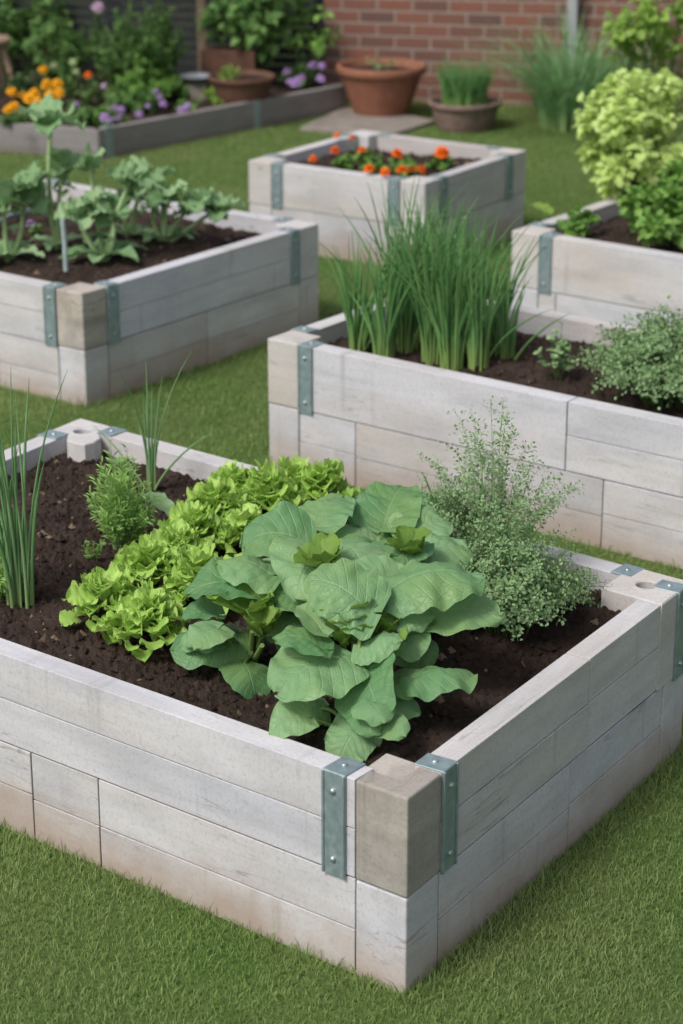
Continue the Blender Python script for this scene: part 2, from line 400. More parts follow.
# ------------------------------------------------------------------ soil sheet
def soil(poly, z, label, amp=.012, res=.016, crumbs=1500, grp='soil filling the raised beds'):
    poly = np.array(poly); n = len(poly)
    if n == 4:
        ax = max(np.hypot(*(poly[1]-poly[0])), np.hypot(*(poly[2]-poly[3]))); ay = max(np.hypot(*(poly[3]-poly[0])), np.hypot(*(poly[2]-poly[1])))
    nu, nv = int(ax/res)+2, int(ay/res)+2
    U, V = np.meshgrid(np.linspace(0, 1, nu), np.linspace(0, 1, nv), indexing='ij')
    P = (1-U)[..., None]*(1-V)[..., None]*poly[0]+U[..., None]*(1-V)[..., None]*poly[1]+U[..., None]*V[..., None]*poly[2]+(1-U)[..., None]*V[..., None]*poly[3]
    Z = np.zeros_like(U)
    for k in range(46):
        fr = 3*1.10**k; a = rng.uniform(0, 2*pi); ph = rng.uniform(0, 6.28)
        Z += np.sin((P[..., 0]*cos(a)+P[..., 1]*sin(a))*fr*2+ph)/(1+k*.13)
    Z = Z/np.abs(Z).max()*amp*1.6 + rng.normal(0, amp*.16, Z.shape)
    edge = np.minimum(np.minimum(U, 1-U)*ax, np.minimum(V, 1-V)*ay)
    Z = Z + .012*np.clip(edge/.25, 0, 1)
    v = np.concatenate([P, (Z+z)[..., None]], -1).reshape(-1, 3)
    i = np.arange(nu-1)[:, None]*nv; j = np.arange(nv-1)[None]
    f = np.stack([i+j, i+nv+j, i+nv+j+1, i+j+1], -1).reshape(-1, 4)
    mb = MB(); mb.add(v, f)
    # crumbs
    iv = rng.integers(0, len(v), crumbs); r = rng.gamma(2.0, .0028, crumbs).clip(.002, .016)
    octa = np.array([[1,0,0],[0,1,0],[-1,0,0],[0,-1,0],[0,0,1],[0,0,-1]], float)
    of = np.array([[0,1,4],[1,2,4],[2,3,4],[3,0,4],[1,0,5],[2,1,5],[3,2,5],[0,3,5]])
    vv = octa[None]*r[:, None, None]*rng.uniform(.6, 1.25, (crumbs, 6, 1)) + rng.normal(0, .12, (crumbs, 6, 3))*r[:, None, None]
    vv = vv + (v[iv]+rng.normal(0, .004, (crumbs, 3))*[1, 1, 0])[:, None]
    ff = (of[None]+(np.arange(crumbs)*6)[:, None, None]).reshape(-1, 3)
    mb.add(vv.reshape(-1, 3), ff, None, np.repeat(rng.random(crumbs), 6))
    o = mb.build('soil', M['soil'], loc=tuple(v.mean(0)))
    tag(o, label, 'soil', kind='stuff')
    return o

# ------------------------------------------------------------------ raised beds
PW, TH, BW = .115, .058, .052     # post width, timber thickness, bracket width
def side_box(mb, A, B, s0, s1, z0, z1, d0, d1, tone, end=0):
    """box on the side A->B: s along, d inward from the outer face"""
    A = np.array(A); B = np.array(B); d = (B-A)/np.hypot(*(B-A)); n = np.array([-d[1], d[0]])
    P = lambda s, q, z: (*(A+d*s+n*q), z)
    v = [P(s0,d0,z0),P(s1,d0,z0),P(s1,d1,z0),P(s0,d1,z0),P(s0,d0,z1),P(s1,d0,z1),P(s1,d1,z1),P(s0,d1,z1)]
    uv = [(s0,z0),(s1,z0),(s1,z0+.06),(s0,z0+.06),(s0,z1),(s1,z1),(s1,z1+.06),(s0,z1+.06)]
    mb.add(v, BOXF, uv, tone)

def raised_bed(key, label, joints, holes, stained, posts_mat):
    c = [np.array(p) for p in CORN[key]]; H = HT[key]
    ctr = sum(c)/4
    root = empty('raised_bed', (ctr[0], ctr[1], 0), label, 'raised bed', 'raised garden beds of pale weathered sleepers')
    hl = H/2
    for i in range(4):
        A, B = c[i], c[(i+1) % 4]; L = np.hypot(*(B-A))
        for layer in range(2):
            z0 = .0 if layer == 0 else hl+.002; z1 = hl-.002 if layer == 0 else H
            js = [PW+.002] + sorted(joints.get((i, layer), [])) + [L-PW-.002]
            for a, b in zip(js[:-1], js[1:]):
                mb = MB(); tn = rng.random(); rec = rng.uniform(.001, .003)
                zm = (z0+z1)/2 + rng.uniform(-.006, .006)
                grooved = key in ('front', 'left') or (key == 'mid' and not (i == 3 and layer == 1 and a < .5))
                if grooved:      # one sleeper: two planks with a fine open groove between them
                    side_box(mb, A, B, a+.0018, b-.0018, z0-(.01 if layer == 0 else 0), zm-.0011, rec, TH, tn)
                    side_box(mb, A, B, a+.0018, b-.0018, zm+.0011, z1, rec+rng.uniform(-.0006, .0012), TH+.0005, tn+.004)
                    side_box(mb, A, B, a+.004, b-.004, zm-.002, zm+.002, rec+.005, TH-.004, tn)
                else: side_box(mb, A, B, a+.0018, b-.0018, z0-(.01 if layer == 0 else 0), z1, rec, TH, tn)
                o = mb.build('sleeper', M['sleeper'], root); bevel(o, .0010, 1)
    # corner posts
    for i in range(4):
        P = c[i]; nx = c[(i+1) % 4]; pv = c[(i-1) % 4]
        e1 = (nx-P)/np.hypot(*(nx-P)); e2 = (pv-P)/np.hypot(*(pv-P))
        Q = lambda a, b: P + e1*a + e2*b
        if i in stained:       # worn concrete block, its inner part sitting lower
            mb = MB(); prism2(mb, [Q(0,0), Q(PW,0), Q(PW,.05), Q(.05,.05), Q(.05,PW), Q(0,PW)], hl+.001, H+.001, rng.random())
            o = mb.build('corner_post', M['post' if key == 'front' else 'palepost'], root); bevel(o, .004)
            mc = MB(); prism2(mc, [Q(.052,.052), Q(.135,.052), Q(.135,.135), Q(.052,.135)], hl, H-.007, rng.random())
            oc = mc.build('post_core', M['palepost'], o); bevel(oc, .003)
        else:
            d = .15 if i in holes else PW
            mb = MB()
            if i in holes:
                # block with a round hole through its top and a rounded inner nose
                ang = np.linspace(0, 2*pi, 24, endpoint=False); hc = Q(.075, .075)
                if holes[i] == 'round':
                    pts = [Q(0, 0), Q(PW, 0), Q(PW, .058)]
                    a1 = [Q(.118+.035*cos(t), .100+.048*sin(t)) for t in np.linspace(-pi/2, pi/2, 7)]
                    pts += [Q(.150, .085), Q(.158, .12), Q(.150, .15), Q(.12, .158), Q(.085, .150), Q(.058, PW), Q(0, PW)]
                else: pts = [Q(0,0), Q(d,0), Q(d,d), Q(0,d)]
                hole_block(mb, pts, hc, .023, hl+.001, H+.003, rng.random())
                o = mb.build('corner_post', M['cream'], root)
                mh = MB(); ang = np.linspace(0, 2*pi, 24, endpoint=False); cv = np.stack([hc[0]+.0235*np.cos(ang), hc[1]+.0235*np.sin(ang), np.full(24, H-.030)], 1)
                mh.add(cv, [list(range(24))]); mh.build('hole_bottom', M['soil'], o)
            else:
                prism2(mb, [Q(0,0), Q(PW,0), Q(PW,PW), Q(0,PW)], hl+.001, H+.002, rng.random())
                o = mb.build('corner_post', M['cream'], root); bevel(o, .004)
        mb = MB(); prism2(mb, [Q(.001,.001), Q(PW,.001), Q(PW,PW), Q(.001,PW)], -.01, hl-.0012, rng.random())
        o = mb.build('base_block', M['sleeper'], root); bevel(o, .004)
    # brackets either side of every corner
    for i in range(4):
        A, B = c[i], c[(i+1) % 4]; L = np.hypot(*(B-A))
        for s0 in (PW+.003, (L-.022-BW if (i == 0 and key == 'front') else L-PW-BW-(.022 if i == 3 and key == 'front' else .003))):
            mb = MB()
            side_box(mb, A, B, s0, s0+BW, hl-.006, H+.0025, -.0035, .0012, .5)
            side_box(mb, A, B, s0+.0003, s0+BW-.0003, H+.0006, H+.0036, -.0030, TH+.002, .5)
            for (q0, q1) in ((0, .006), (BW-.006, BW)):   # raised side flanges
                side_box(mb, A, B, s0+q0+.0002, s0+q1-.0002, hl-.0055, H+.002, -.0062, -.003, .5)
            o = mb.build('bracket', M['bracket'], root); bevel(o, .001, 1)
            dd = (B-A)/L; nn = np.array([-dd[1], dd[0]])
            for zz in (hl+.028, H-.034):
                mbb = MB(); p = A+dd*(s0+BW/2)
                pp = [np.array([*(p-nn*q), zz]) for q in (-.001, .0055, .0075, .009)]
                tube(mbb, pp, [.0060, .0060, .0054, .002], 10)
                mbb.build('bolt', M['bolt'], o, smooth=True)
            mbb = MB(); p = A+dd*(s0+BW/2)+nn*.03
            tube(mbb, [np.array([*p, H+q]) for q in (.003, .0065, .0078)], [.006, .0056, .003], 10)
            mbb.build('bolt', M['bolt'], o, smooth=True)
    return root
def hole_block(mb, pts, hc, hr, z0, z1, tone):
    """block with a round hole sunk into its top"""
    pts = [np.array(p) for p in pts]
    ar = sum(pts[i][0]*pts[(i+1) % len(pts)][1]-pts[(i+1) % len(pts)][0]*pts[i][1] for i in range(len(pts)))
    if ar < 0: pts = pts[::-1]
    angs = sorted(set([round(float(np.arctan2(*(p-hc)[::-1]) % (2*pi)), 5) for p in pts]+[round(x, 5) for x in np.linspace(0, 2*pi, 28, endpoint=False)]))
    out = []
    for a in angs:
        d = np.array([cos(a), sin(a)]); best = None
        for i in range(len(pts)):
            p, q = pts[i], pts[(i+1) % len(pts)]; e = q-p; det = d[0]*-e[1]+e[0]*d[1]
            if abs(det) < 1e-12: continue
            w_ = p-hc; t = (w_[0]*-e[1]+e[0]*w_[1])/det; u = (d[0]*w_[1]-d[1]*w_[0])/det
            if t > 0 and -1e-4 <= u <= 1+1e-4 and (best is None or t < best): best = t
        out.append(hc+d*best)
    n = len(out); cir = [hc+hr*np.array([cos(a), sin(a)]) for a in angs]; b_ = .003
    def rg(P, z, f=1.0): return [(*(hc+(p-hc)*f), z) for p in P]
    sc_ = lambda P, dd: [hc+(p-hc)*(1-dd/np.hypot(*(p-hc))) for p in P]
    rings = [rg(out, z0), rg(out, z1-b_), rg(sc_(out, b_), z1), rg(sc_(cir, -.0022), z1), rg(cir, z1-.003), rg(cir, z1-.04)]
    V = np.array([v for q in rings for v in q]); per = np.concatenate([[0], np.cumsum([np.hypot(*(out[(i+1) % n]-out[i])) for i in range(n-1)])])
    i = np.arange(5)[:, None]*n; j = np.arange(n)[None]; j2 = (j+1) % n
    f = np.stack([i+j, i+j2, i+n+j2, i+n+j], -1).reshape(-1, 4)
    uv = np.array([(per[k], v[2]) for q in rings[:2] for k, v in enumerate(q)]+[(v[0], v[1]) for q in rings[2:] for v in q])
    mb.add(V, f, uv, tone)
def prism2(mb, pts, z0, z1, tone):
    pts = [np.array(p) for p in pts]
    ar = sum(pts[i][0]*pts[(i+1) % len(pts)][1]-pts[(i+1) % len(pts)][0]*pts[i][1] for i in range(len(pts)))
    if ar < 0: pts = pts[::-1]
    n = len(pts); v = [(*p, z0) for p in pts]+[(*p, z1) for p in pts]
    per = np.cumsum([0]+[np.hypot(*(pts[(i+1) % n]-pts[i])) for i in range(n)])[:-1]
    uv = [(per[i], z0) for i in range(n)]+[(per[i], z1) for i in range(n)]
    mb.add(v, [[i, (i+1) % n, n+(i+1) % n, n+i] for i in range(n)], uv, tone)
    mb.f.append(np.array([[n+i for i in range(n)]])+mb.n-2*n)
    mb.f.append(np.array([[n-1-i for i in range(n)]])+mb.n-2*n)

def inner(key, ins=TH-.012):
    c = np.array(CORN[key]); out = []
    for i in range(4):
        P, nx, pv = c[i], c[(i+1) % 4], c[(i-1) % 4]
        out.append(P + (nx-P)/np.hypot(*(nx-P))*ins + (pv-P)/np.hypot(*(pv-P))*ins)
    return out
def Ls(key, i): c = np.array(CORN[key]); return np.hypot(*(c[(i+1) % 4]-c[i]))

L3 = Ls('front', 3)
raised_bed('front', 'large nearest raised bed planted with lettuce and big leafy squash', {(3, 0): [L3-.946, L3-.759], (0, 0): [.638], (0, 1): [.708], (2, 1): [.8], (1, 0): [.7]},
           {2: 'round', 1: 'square'}, {0}, None)
raised_bed('mid', 'long raised bed with clumps of chives standing in it', {(3, 1): [Ls('mid', 3)-1.30, 1.043][1:], (3, 0): [.326, 1.166], },
           {}, set(), None)
raised_bed('left', 'raised bed at the left edge planted with tall lobed brassicas', {(3, 0): [Ls('left', 3)-.40], (0, 0): [.62], (2, 1): [.8]}, {}, {0}, None)
raised_bed('back', 'small square raised bed with orange marigolds', {}, {}, set(), None)
raised_bed('right', 'raised bed at the right edge under a lime green bush', {(3, 0): [.19, .9], (3, 1): [.9]}, {}, set(), None)
SZ = {k: HT[k]-(.040 if k == 'front' else .050) for k in HT}
for k, lb, cr in (('front', 'dark crumbly soil in the nearest raised bed', 9000), ('mid', 'dark soil around the chives in the long raised bed', 3500), ('left', 'dark soil under the tall brassicas in the left bed', 3000),
              ('back', 'dark soil around the orange marigolds in the small bed', 1500), ('right', 'dark soil in the raised bed below the lime green bush', 2500)):
    soil(inner(k), SZ[k]-.008, lb, crumbs=cr, res=.012 if k == 'front' else .02)

# ------------------------------------------------------------------ plant tools
def unit(v): return v/(np.linalg.norm(v, axis=-1, keepdims=True)+1e-9)
def frame(dirv, nrm):
    d = unit(dirv); s = unit(np.cross(nrm, d)); n = np.cross(d, s); return d, s, n
def small_leaves(mb, P, D, Nn, L, Wd, fold=.25, droop=.2, tones=None):
    """many small folded leaves: 8 vertices, 6 faces each"""
    n = len(P); d, s, nn = frame(D, Nn); L = np.broadcast_to(L, n)[:, None]; Wd = np.broadcast_to(Wd, n)[:, None]
    pt = lambda u, v, h: P + d*L*u + s*Wd*v + nn*L*h
    V = np.stack([pt(0, 0, 0), pt(.35, -.42, fold*.4), pt(.35, 0, -.02), pt(.35, .42, fold*.4),
                  pt(.72, -.36, fold*.3-droop*.4), pt(.72, 0, -droop*.4), pt(.72, .36, fold*.3-droop*.4), pt(1, 0, -droop)], 1)
    b = np.arange(n)*8
    tones = rng.random(n) if tones is None else tones
    uv = np.tile(np.array([(0,0),(.35,-.4),(.35,0),(.35,.4),(.7,-.4),(.7,0),(.7,.4),(1,0)], float), (n, 1))
    mb.add(V.reshape(-1, 3), np.concatenate([np.stack([b+i for i in q], 1) for q in ((1,2,5,4),(2,3,6,5))]), uv, np.repeat(tones, 8))
    tri = np.concatenate([np.stack([b+i for i in q], 1) for q in ((0,2,1),(0,3,2),(4,5,7),(5,6,7))])
    mb.f.append(tri+mb.n-n*8)
def blade_leaf(mb, base, az, pitch, L, Wd, droop=.5, cup=.15, ruf=.05, rk=3, roll=0, tn=.5, nu=18, nv=12, heart=.14, tipp=.3, quilt=.012, pw=.7, lobes=0, spat=0, rump=0):
    """one broad leaf; az = direction of the tip, pitch = lift of the blade at its base"""
    u = np.linspace(0, 1, nu)[:, None]; u = 1-(1-u)**1.7 if spat else u; v = np.linspace(-1, 1, nv)[None]
    wv = np.sqrt(np.clip(1-(2*u**pw-1)**2, 0, 1))**.9*(1-tipp*u**4)+.015
    if spat: wv = np.clip(.16+1.05*u**.8, 0, 1)*np.sqrt(np.clip(1-u**5, 0, 1))+.01
    if lobes: wv = wv*(1+.22*np.sin(u*lobes*2*pi+tn*9))
    wv = wv*Wd/2
    ph = rng.uniform(0, 6.28, 4)
    ang = pitch - droop*u*1.0                     # bends along its length
    du = np.gradient(u[:, 0])[:, None]; dx = np.cumsum(np.cos(ang)*du, 0)*L; dz = np.cumsum(np.sin(ang)*du, 0)*L
    dx = dx-dx[0]; dz = dz-dz[0]
    av = np.abs(v)
    x = dx - heart*L*av*(1-u)**2 + .0*v
    wave = ruf*L*(np.sin(rk*2*pi*u+ph[0]+v)*.6+np.sin(rk*3.7*u*pi+ph[1])*.4*np.sign(v))*av**2
    q = -quilt*L*np.abs(np.sin(pi*7*(u-.32*av)))**.5*(1-av*.5)*(av > .04)
    if rump: wave = wave + rump*L*(np.sin(11*u+ph[3])*np.sin(3.1*v+ph[2])+.6*np.sin(19*u+5*v+ph[0])*np.cos(6*v+ph[1]))*np.clip(av*3, 0, 1)
    z = dz + cup*wv*av**1.5*2 + wave + q - .02*L*(av < .04)
    y = v*wv*(1+.06*np.sin(9*u+ph[2]))
    x = x + .04*L*np.sin(v*3+ph[3])*u
    # roll about the leaf axis
    y2 = y*cos(roll)-(z-dz)*sin(roll); z2 = dz+y*sin(roll)+(z-dz)*cos(roll)
    ca, sa = cos(az), sin(az)
    X = x*ca - y2*sa; Y = x*sa + y2*ca
    V = np.stack([X+base[0], Y+base[1], z2+base[2]], -1).reshape(-1, 3)
    i = np.arange(nu-1)[:, None]*nv; j = np.arange(nv-1)[None]
    f = np.stack([i+j, i+nv+j, i+nv+j+1, i+j+1], -1).reshape(-1, 4)
    uv = np.stack(np.broadcast_arrays(u, v), -1).reshape(-1, 2)
    mb.add(V, f, uv, tn)
def curve(p0, p1, bend=(0, 0, 0), n=7):
    t = np.linspace(0, 1, n)[:, None]; p0 = np.array(p0); p1 = np.array(p1); return p0*(1-t)+p1*t+np.array(bend)*4*t*(1-t)

def chive_clump(name, label, cat, p, n, h, spread, mname, r=.0024, lean=.25, group=None, foot=.02, kink=.12, bias=(0, 0)):
    mb = MB()
    for _ in range(n):
        a = rng.uniform(0, 2*pi); q = foot*np.sqrt(rng.random()); hh = h*rng.uniform(.55, 1.0)
        le = lean*rng.beta(1.3, 2.2)*hh
        b = np.array([p[0]+q*cos(a), p[1]+q*sin(a), p[2]-.008])
        a2 = a+rng.normal(0, .6)
        tip = b+np.array([cos(a2)*le+bias[0]*hh, sin(a2)*le+bias[1]*hh, hh])
        if rng.random() < kink: tip = b+np.array([cos(a2)*hh*.55, sin(a2)*hh*.55, hh*.55])
        pts = curve(b, tip, (-cos(a2)*le*.22, -sin(a2)*le*.22, hh*.04), 8)
        rr = r*rng.uniform(.7, 1.25)
        tube(mb, pts, rr*np.array([1.25, 1.1, 1, .95, .85, .7, .48, .12]), 5, rng.random(), cap=False)
    o = mb.build(name, M[mname], smooth=True, loc=tuple(p))
    return tag(o, label, cat, group)

def sprig_plant(name, label, cat, p, n, h, spread, leaf, per, mname, stem='stem', group=None, up=.35, wid=.55, sr=.0012, lean0=.0, flat=.6, hvar=.4, bias=(0, 0), curl=.3, start=.15, clump=0.0):
    root = empty(name, tuple(p), label, cat, group)
    ms, ml = MB(), MB(); PP, DD, NN, LL = [], [], [], []
    for _ in range(n):
        a = rng.uniform(0, 2*pi); q = np.sqrt(rng.random()); hh = h*rng.uniform(1-hvar, 1)*(1-.35*q*q)
        b = np.array([p[0]+cos(a)*q*spread*.25, p[1]+sin(a)*q*spread*.25, p[2]-.006])
        tip = np.array([p[0]+cos(a)*q*spread+bias[0]*hh, p[1]+sin(a)*q*spread+bias[1]*hh, p[2]+hh*(1-.25*q)])+rng.normal(0, spread*.05, 3)
        path = curve(b, tip, (-cos(a)*spread*.1*q, -sin(a)*spread*.1*q, hh*curl*.3), 8)
        tube(ms, path, sr*np.linspace(1.2, .5, 8), 4, rng.random(), cap=False)
        k = per; t = start+(1-start)*rng.random(k); t = np.sort(t)
        idx = t*7; i0 = np.clip(idx.astype(int), 0, 6); fr = (idx-i0)[:, None]
        pos = path[i0]*(1-fr)+path[i0+1]*fr; ax = unit(path[i0+1]-path[i0])
        side = rng.normal(0, 1, (k, 3)); side -= (side*ax).sum(1)[:, None]*ax; side = unit(side)
        pos = pos + side*clump*rng.random((k, 1))
        PP.append(pos); DD.append(side*(1-up)+ax*up+np.array([0, 0, .1])); NN.append(ax*flat+np.array([0, 0, .5])+rng.normal(0, .3, (k, 3)))
        LL.append(leaf*rng.uniform(.6, 1.15, k)*(1.1-.4*t))
    P = np.concatenate(PP); D = np.concatenate(DD); Nn = np.concatenate(NN); L = np.concatenate(LL)
    small_leaves(ml, P, D, Nn, L, L*wid*2)
    ms.build('stem', M[stem], root, smooth=True); ml.build('foliage', M[mname], root)
    return root

def bush(name, label, cat, p, rad, h, clumps, per, leaf, mname, group=None, wid=.8, cl=.35, low=.15, stem='stem', wx=1, wy=1, sr=.003, droop=.3):
    """round leafy plant: leaf clusters over the volume, stems reaching each cluster"""
    root = empty(name, tuple(p), label, cat, group); ms, ml = MB(), MB()
    for _ in range(clumps):
        d = rng.normal(0, 1, 3); d /= np.linalg.norm(d); rr = rng.random()**.45
        c = np.array([p[0]+d[0]*rad*rr*wx, p[1]+d[1]*rad*rr*wy, p[2]+h*(low+(1-low)*(.5+.5*d[2]*rr))])
        tube(ms, curve((p[0]+d[0]*.02, p[1]+d[1]*.02, p[2]-.01), c, (0, 0, h*.06), 6), sr*np.linspace(1, .4, 6), 5, rng.random(), cap=False)
        k = per; q = rng.normal(0, 1, (k, 3)); q = unit(q)*rng.random((k, 1))**.5
        P = c+q*np.array([cl*rad*.7, cl*rad*.7, cl*rad*.55])
        D = q*1.0+np.array([d[0]*.5, d[1]*.5, .15])+rng.normal(0, .3, (k, 3)); Nn = np.array([d[0]*.4, d[1]*.4, 1.])+rng.normal(0, .35, (k, 3))
        L = leaf*rng.uniform(.55, 1.15, k)
        small_leaves(ml, P, D, Nn, L, L*wid, droop=droop, tones=np.clip(rng.normal(.35+.3*rng.random(), .22, k)+.15*(c[2]-p[2])/h, 0, 1))
    ms.build('stem', M[stem], root, smooth=True); ml.build('foliage', M[mname], root)
    return root
def flower_head(parent, p, r, mname, name='flower', layers=3, pet=14, dome=.6, nrm=None):
    mb = MB(); P, D, Nn, L = [], [], [], []
    tilt = np.array([rng.normal(0, .25), -.35+rng.normal(0, .2), 1.0]) if nrm is None else np.array(nrm, float)
    tilt = unit(tilt); a0 = unit(np.cross(tilt, [1, 0, .1])); b0 = np.cross(tilt, a0)
    for l in range(layers):
        k = pet-l*2; rad = 1-l/layers*.65
        for i in range(k):
            a = 2*pi*i/k+rng.normal(0, .12)+l
            d = a0*cos(a)+b0*sin(a)
            P.append(np.array(p)+tilt*r*dome*l/layers); D.append(d+tilt*(.1+.35*l)); Nn.append(tilt-d*.3); L.append(r*rad*rng.uniform(.9, 1.1))
    L = np.array(L); small_leaves(mb, np.array(P), np.array(D), np.array(Nn), L, L*.62, fold=.1, droop=.22)
    return mb.build(name, M[mname], parent)

# ------------------------------------------------------------------ front bed planting
z0 = SZ['front']
BL = []   # big leaf plants: base pixel, leaves (blade centre px, height over soil, azimuth, pitch, length, width, roll)
BL.append(((250, 668), 'big leafy squash plant beside the lettuces, at the left of the leafy group', [
    (207, 640, .07, 195, -5, .165, .165, .1), (228, 600, .15, 178, 10, .20, .165, .15), (246, 578, .19, 160, 10, .15, .14, 0.1),
    (250, 676, .04, -75, -15, .10, .11, 0), (276, 600, .14, 40, 40, .10, .10, .2)], [(252, 622, .13, 75, .085), (262, 636, .12, -60, .07)]))
BL.append(((352, 735), 'big leafy squash plant nearest the front corner of the bed', [
    (312, 672, .13, 205, -8, .185, .19, .25), (372, 697, .10, -78, -12, .165, .15, 0), (441, 684, .09, 8, 5, .15, .125, -.25), (349, 738, .03, -120, -22, .12, .11, 0),
    (338, 612, .21, 150, 15, .17, .16, 0), (402, 640, .14, -60, 0, .14, .13, -.2), (308, 716, .03, 190, -5, .08, .08, 0), (300, 655, .15, 170, 20, .12, .11, .2), (380, 655, .15, -20, 20, .10, .10, 0)],
    [(354, 632, .17, 80, .085), (362, 645, .15, -80, .075), (345, 645, .15, 170, .07)]))
BL.append(((318, 640), 'big leafy squash plant at the back left of the leafy group, by the back lettuces', [
    (274, 548, .22, 172, 10, .165, .16, .15), (308, 572, .22, -110, 5, .18, .18, 0), (356, 562, .22, -60, 8, .165, .16, -.1), (328, 524, .20, 60, 5, .15, .14, 0),
    (290, 610, .14, 200, 10, .13, .12, .2), (350, 590, .19, -10, 20, .11, .11, 0)], [(322, 572, .22, 80, .08)]))
BL.append(((410, 650), 'big leafy squash plant beside the thyme, its top leaf pointing right', [
    (432, 594, .22, 5, 12, .225, .17, -.15), (458, 626, .15, -4, 5, .19, .15, -.3), (404, 622, .17, -80, 5, .13, .13, 0), (372, 590, .20, 170, 15, .13, .12, .1), (415, 655, .09, -60, 0, .11, .10, 0)],
    [(384, 640, .15, 60, .07)]))
BL.append(((398, 590), 'big leafy squash plant at the back of the leafy group, by the far rim', [
    (392, 524, .18, 60, 8, .17, .16, 0), (443, 560, .16, -5, 5, .15, .15, -.2), (372, 530, .17, 140, 8, .15, .14, .1), (402, 558, .19, -85, 10, .14, .14, 0), (425, 540, .17, 20, 10, .14, .13, -.1),
    (350, 545, .17, 170, 8, .14, .12, .1)], [(410, 560, .19, 70, .07), (398, 570, .16, -60, .065)]))
for (bx, by), lab, leaves, young in BL:
    b = at(bx, by, z0); root = empty('squash_plant', tuple(b), lab, 'leafy plant', 'big leafy squash plants in the nearest bed')
    for (px, py, hz, azd, pit, L, Wd, roll) in leaves:
        c = at(px, py, z0+hz); az = R(azd+rng.normal(0, 6)); L *= .84; Wd *= .93
        bb = c-np.array([cos(az), sin(az), 0])*L*.42+np.array([0, 0, .015])
        mb = MB(); blade_leaf(mb, bb, az, R(pit+30)+.22*sin(az), L, Wd, droop=rng.uniform(.9, 1.6), cup=rng.uniform(-.30, .10), ruf=rng.uniform(.04, .075), rk=rng.choice([2, 2, 3]), roll=.26*cos(az)+rng.normal(0, .2), tn=float(np.clip(rng.normal(.5, .32), 0, 1)), nu=34, nv=23, quilt=.022, heart=.22, pw=.62, tipp=.1, rump=.022)
        lf = mb.build('leaf', M['bigleaf'], root, smooth=True)
        ms = MB(); mid = (b+bb)/2
        tube(ms, curve(b+rng.normal(0, .008, 3)*[1, 1, 0]-[0, 0, .01], bb+np.array([cos(az), sin(az), 0])*L*.06-[0, 0, .003], (*((b-bb)[:2]*.12), .02), 9), np.linspace(.0058, .0030, 9), 7, rng.random())
        ms.build('stalk', M['bigstalk'], lf, smooth=True)
    for q in range(9):      # smaller leaves lower down, between the big ones
        az = rng.uniform(0, 2*pi); L = rng.uniform(.07, .12); d = rng.uniform(.04, .10); hz = rng.uniform(.05, .20)
        bb = b+np.array([cos(az)*d, sin(az)*d, hz]); mb = MB()
        blade_leaf(mb, bb, az, R(35)+.2*sin(az), L, L*rng.uniform(.9, 1.15), droop=rng.uniform(.8, 1.5), cup=rng.uniform(-.2, .15), ruf=.04, rk=2, roll=.3*cos(az)+rng.normal(0, .2), tn=float(np.clip(rng.normal(.6, .3), 0, 1)), nu=22, nv=15, quilt=.02, heart=.2, pw=.62, tipp=.1, rump=.02)
        lf = mb.build('leaf', M['bigleaf'], root, smooth=True); ms = MB(); tube(ms, curve(b-[0, 0, .01], bb+np.array([cos(az), sin(az), 0])*L*.05, (0, 0, .01), 7), np.linspace(.005, .0025, 7), 7); ms.build('stalk', M['bigstalk'], lf, smooth=True)
    for (px, py, hz, azd, L) in young:
        c = at(px, py, z0+hz)
        for k in range(6):
            mb = MB(); az = R(azd+k*60+rng.normal(0, 12)); blade_leaf(mb, c+[0, 0, .0], az, R(60+rng.normal(0, 10)), L*rng.uniform(.8, 1.15), L*.8, droop=.5, cup=.3, ruf=.06, tn=rng.random(), nu=12, nv=9)
            mb.build('young_leaf', M['younglf'], root, smooth=True)
        ms = MB(); tube(ms, curve(b, c+[0, 0, -.02], (0, 0, 0)), np.linspace(.007, .005, 7), 7); ms.build('stalk', M['bigstalk'], root, smooth=True)

# lettuces
def lettuce(p, rad, h, label, n=120):
    mb = MB()
    for k in range(n):
        f = (k/n)**.75; az = k*2.399+rng.normal(0, .25); L = rad*rng.uniform(.32, .56); pit = R(30+50*f)+rng.normal(0, .2)
        q = rad*.72*(1-f**1.3)*rng.uniform(.5, 1.1)
        b = np.array([p[0]+cos(az)*q, p[1]+sin(az)*q, p[2]+.002+.55*h*np.sqrt(f)*rng.uniform(.75, 1.1)])
        blade_leaf(mb, b, az+rng.normal(0, .3), pit+.3, L, L*rng.uniform(.9, 1.3), droop=rng.uniform(.8, 2.2), cup=rng.uniform(.1, .5), ruf=rng.uniform(.08, .16), rk=rng.choice([2, 3, 4]), roll=rng.normal(0, .3), tn=float(np.clip(rng.normal(.25+.45*f, .2), 0, 1)), nu=13, nv=11, heart=-.10, quilt=.03, spat=1)
    o = mb.build('lettuce', M['lettuce'], smooth=True, loc=tuple(p))
    return tag(o, label, 'lettuce', 'lime green lettuces in the nearest bed')
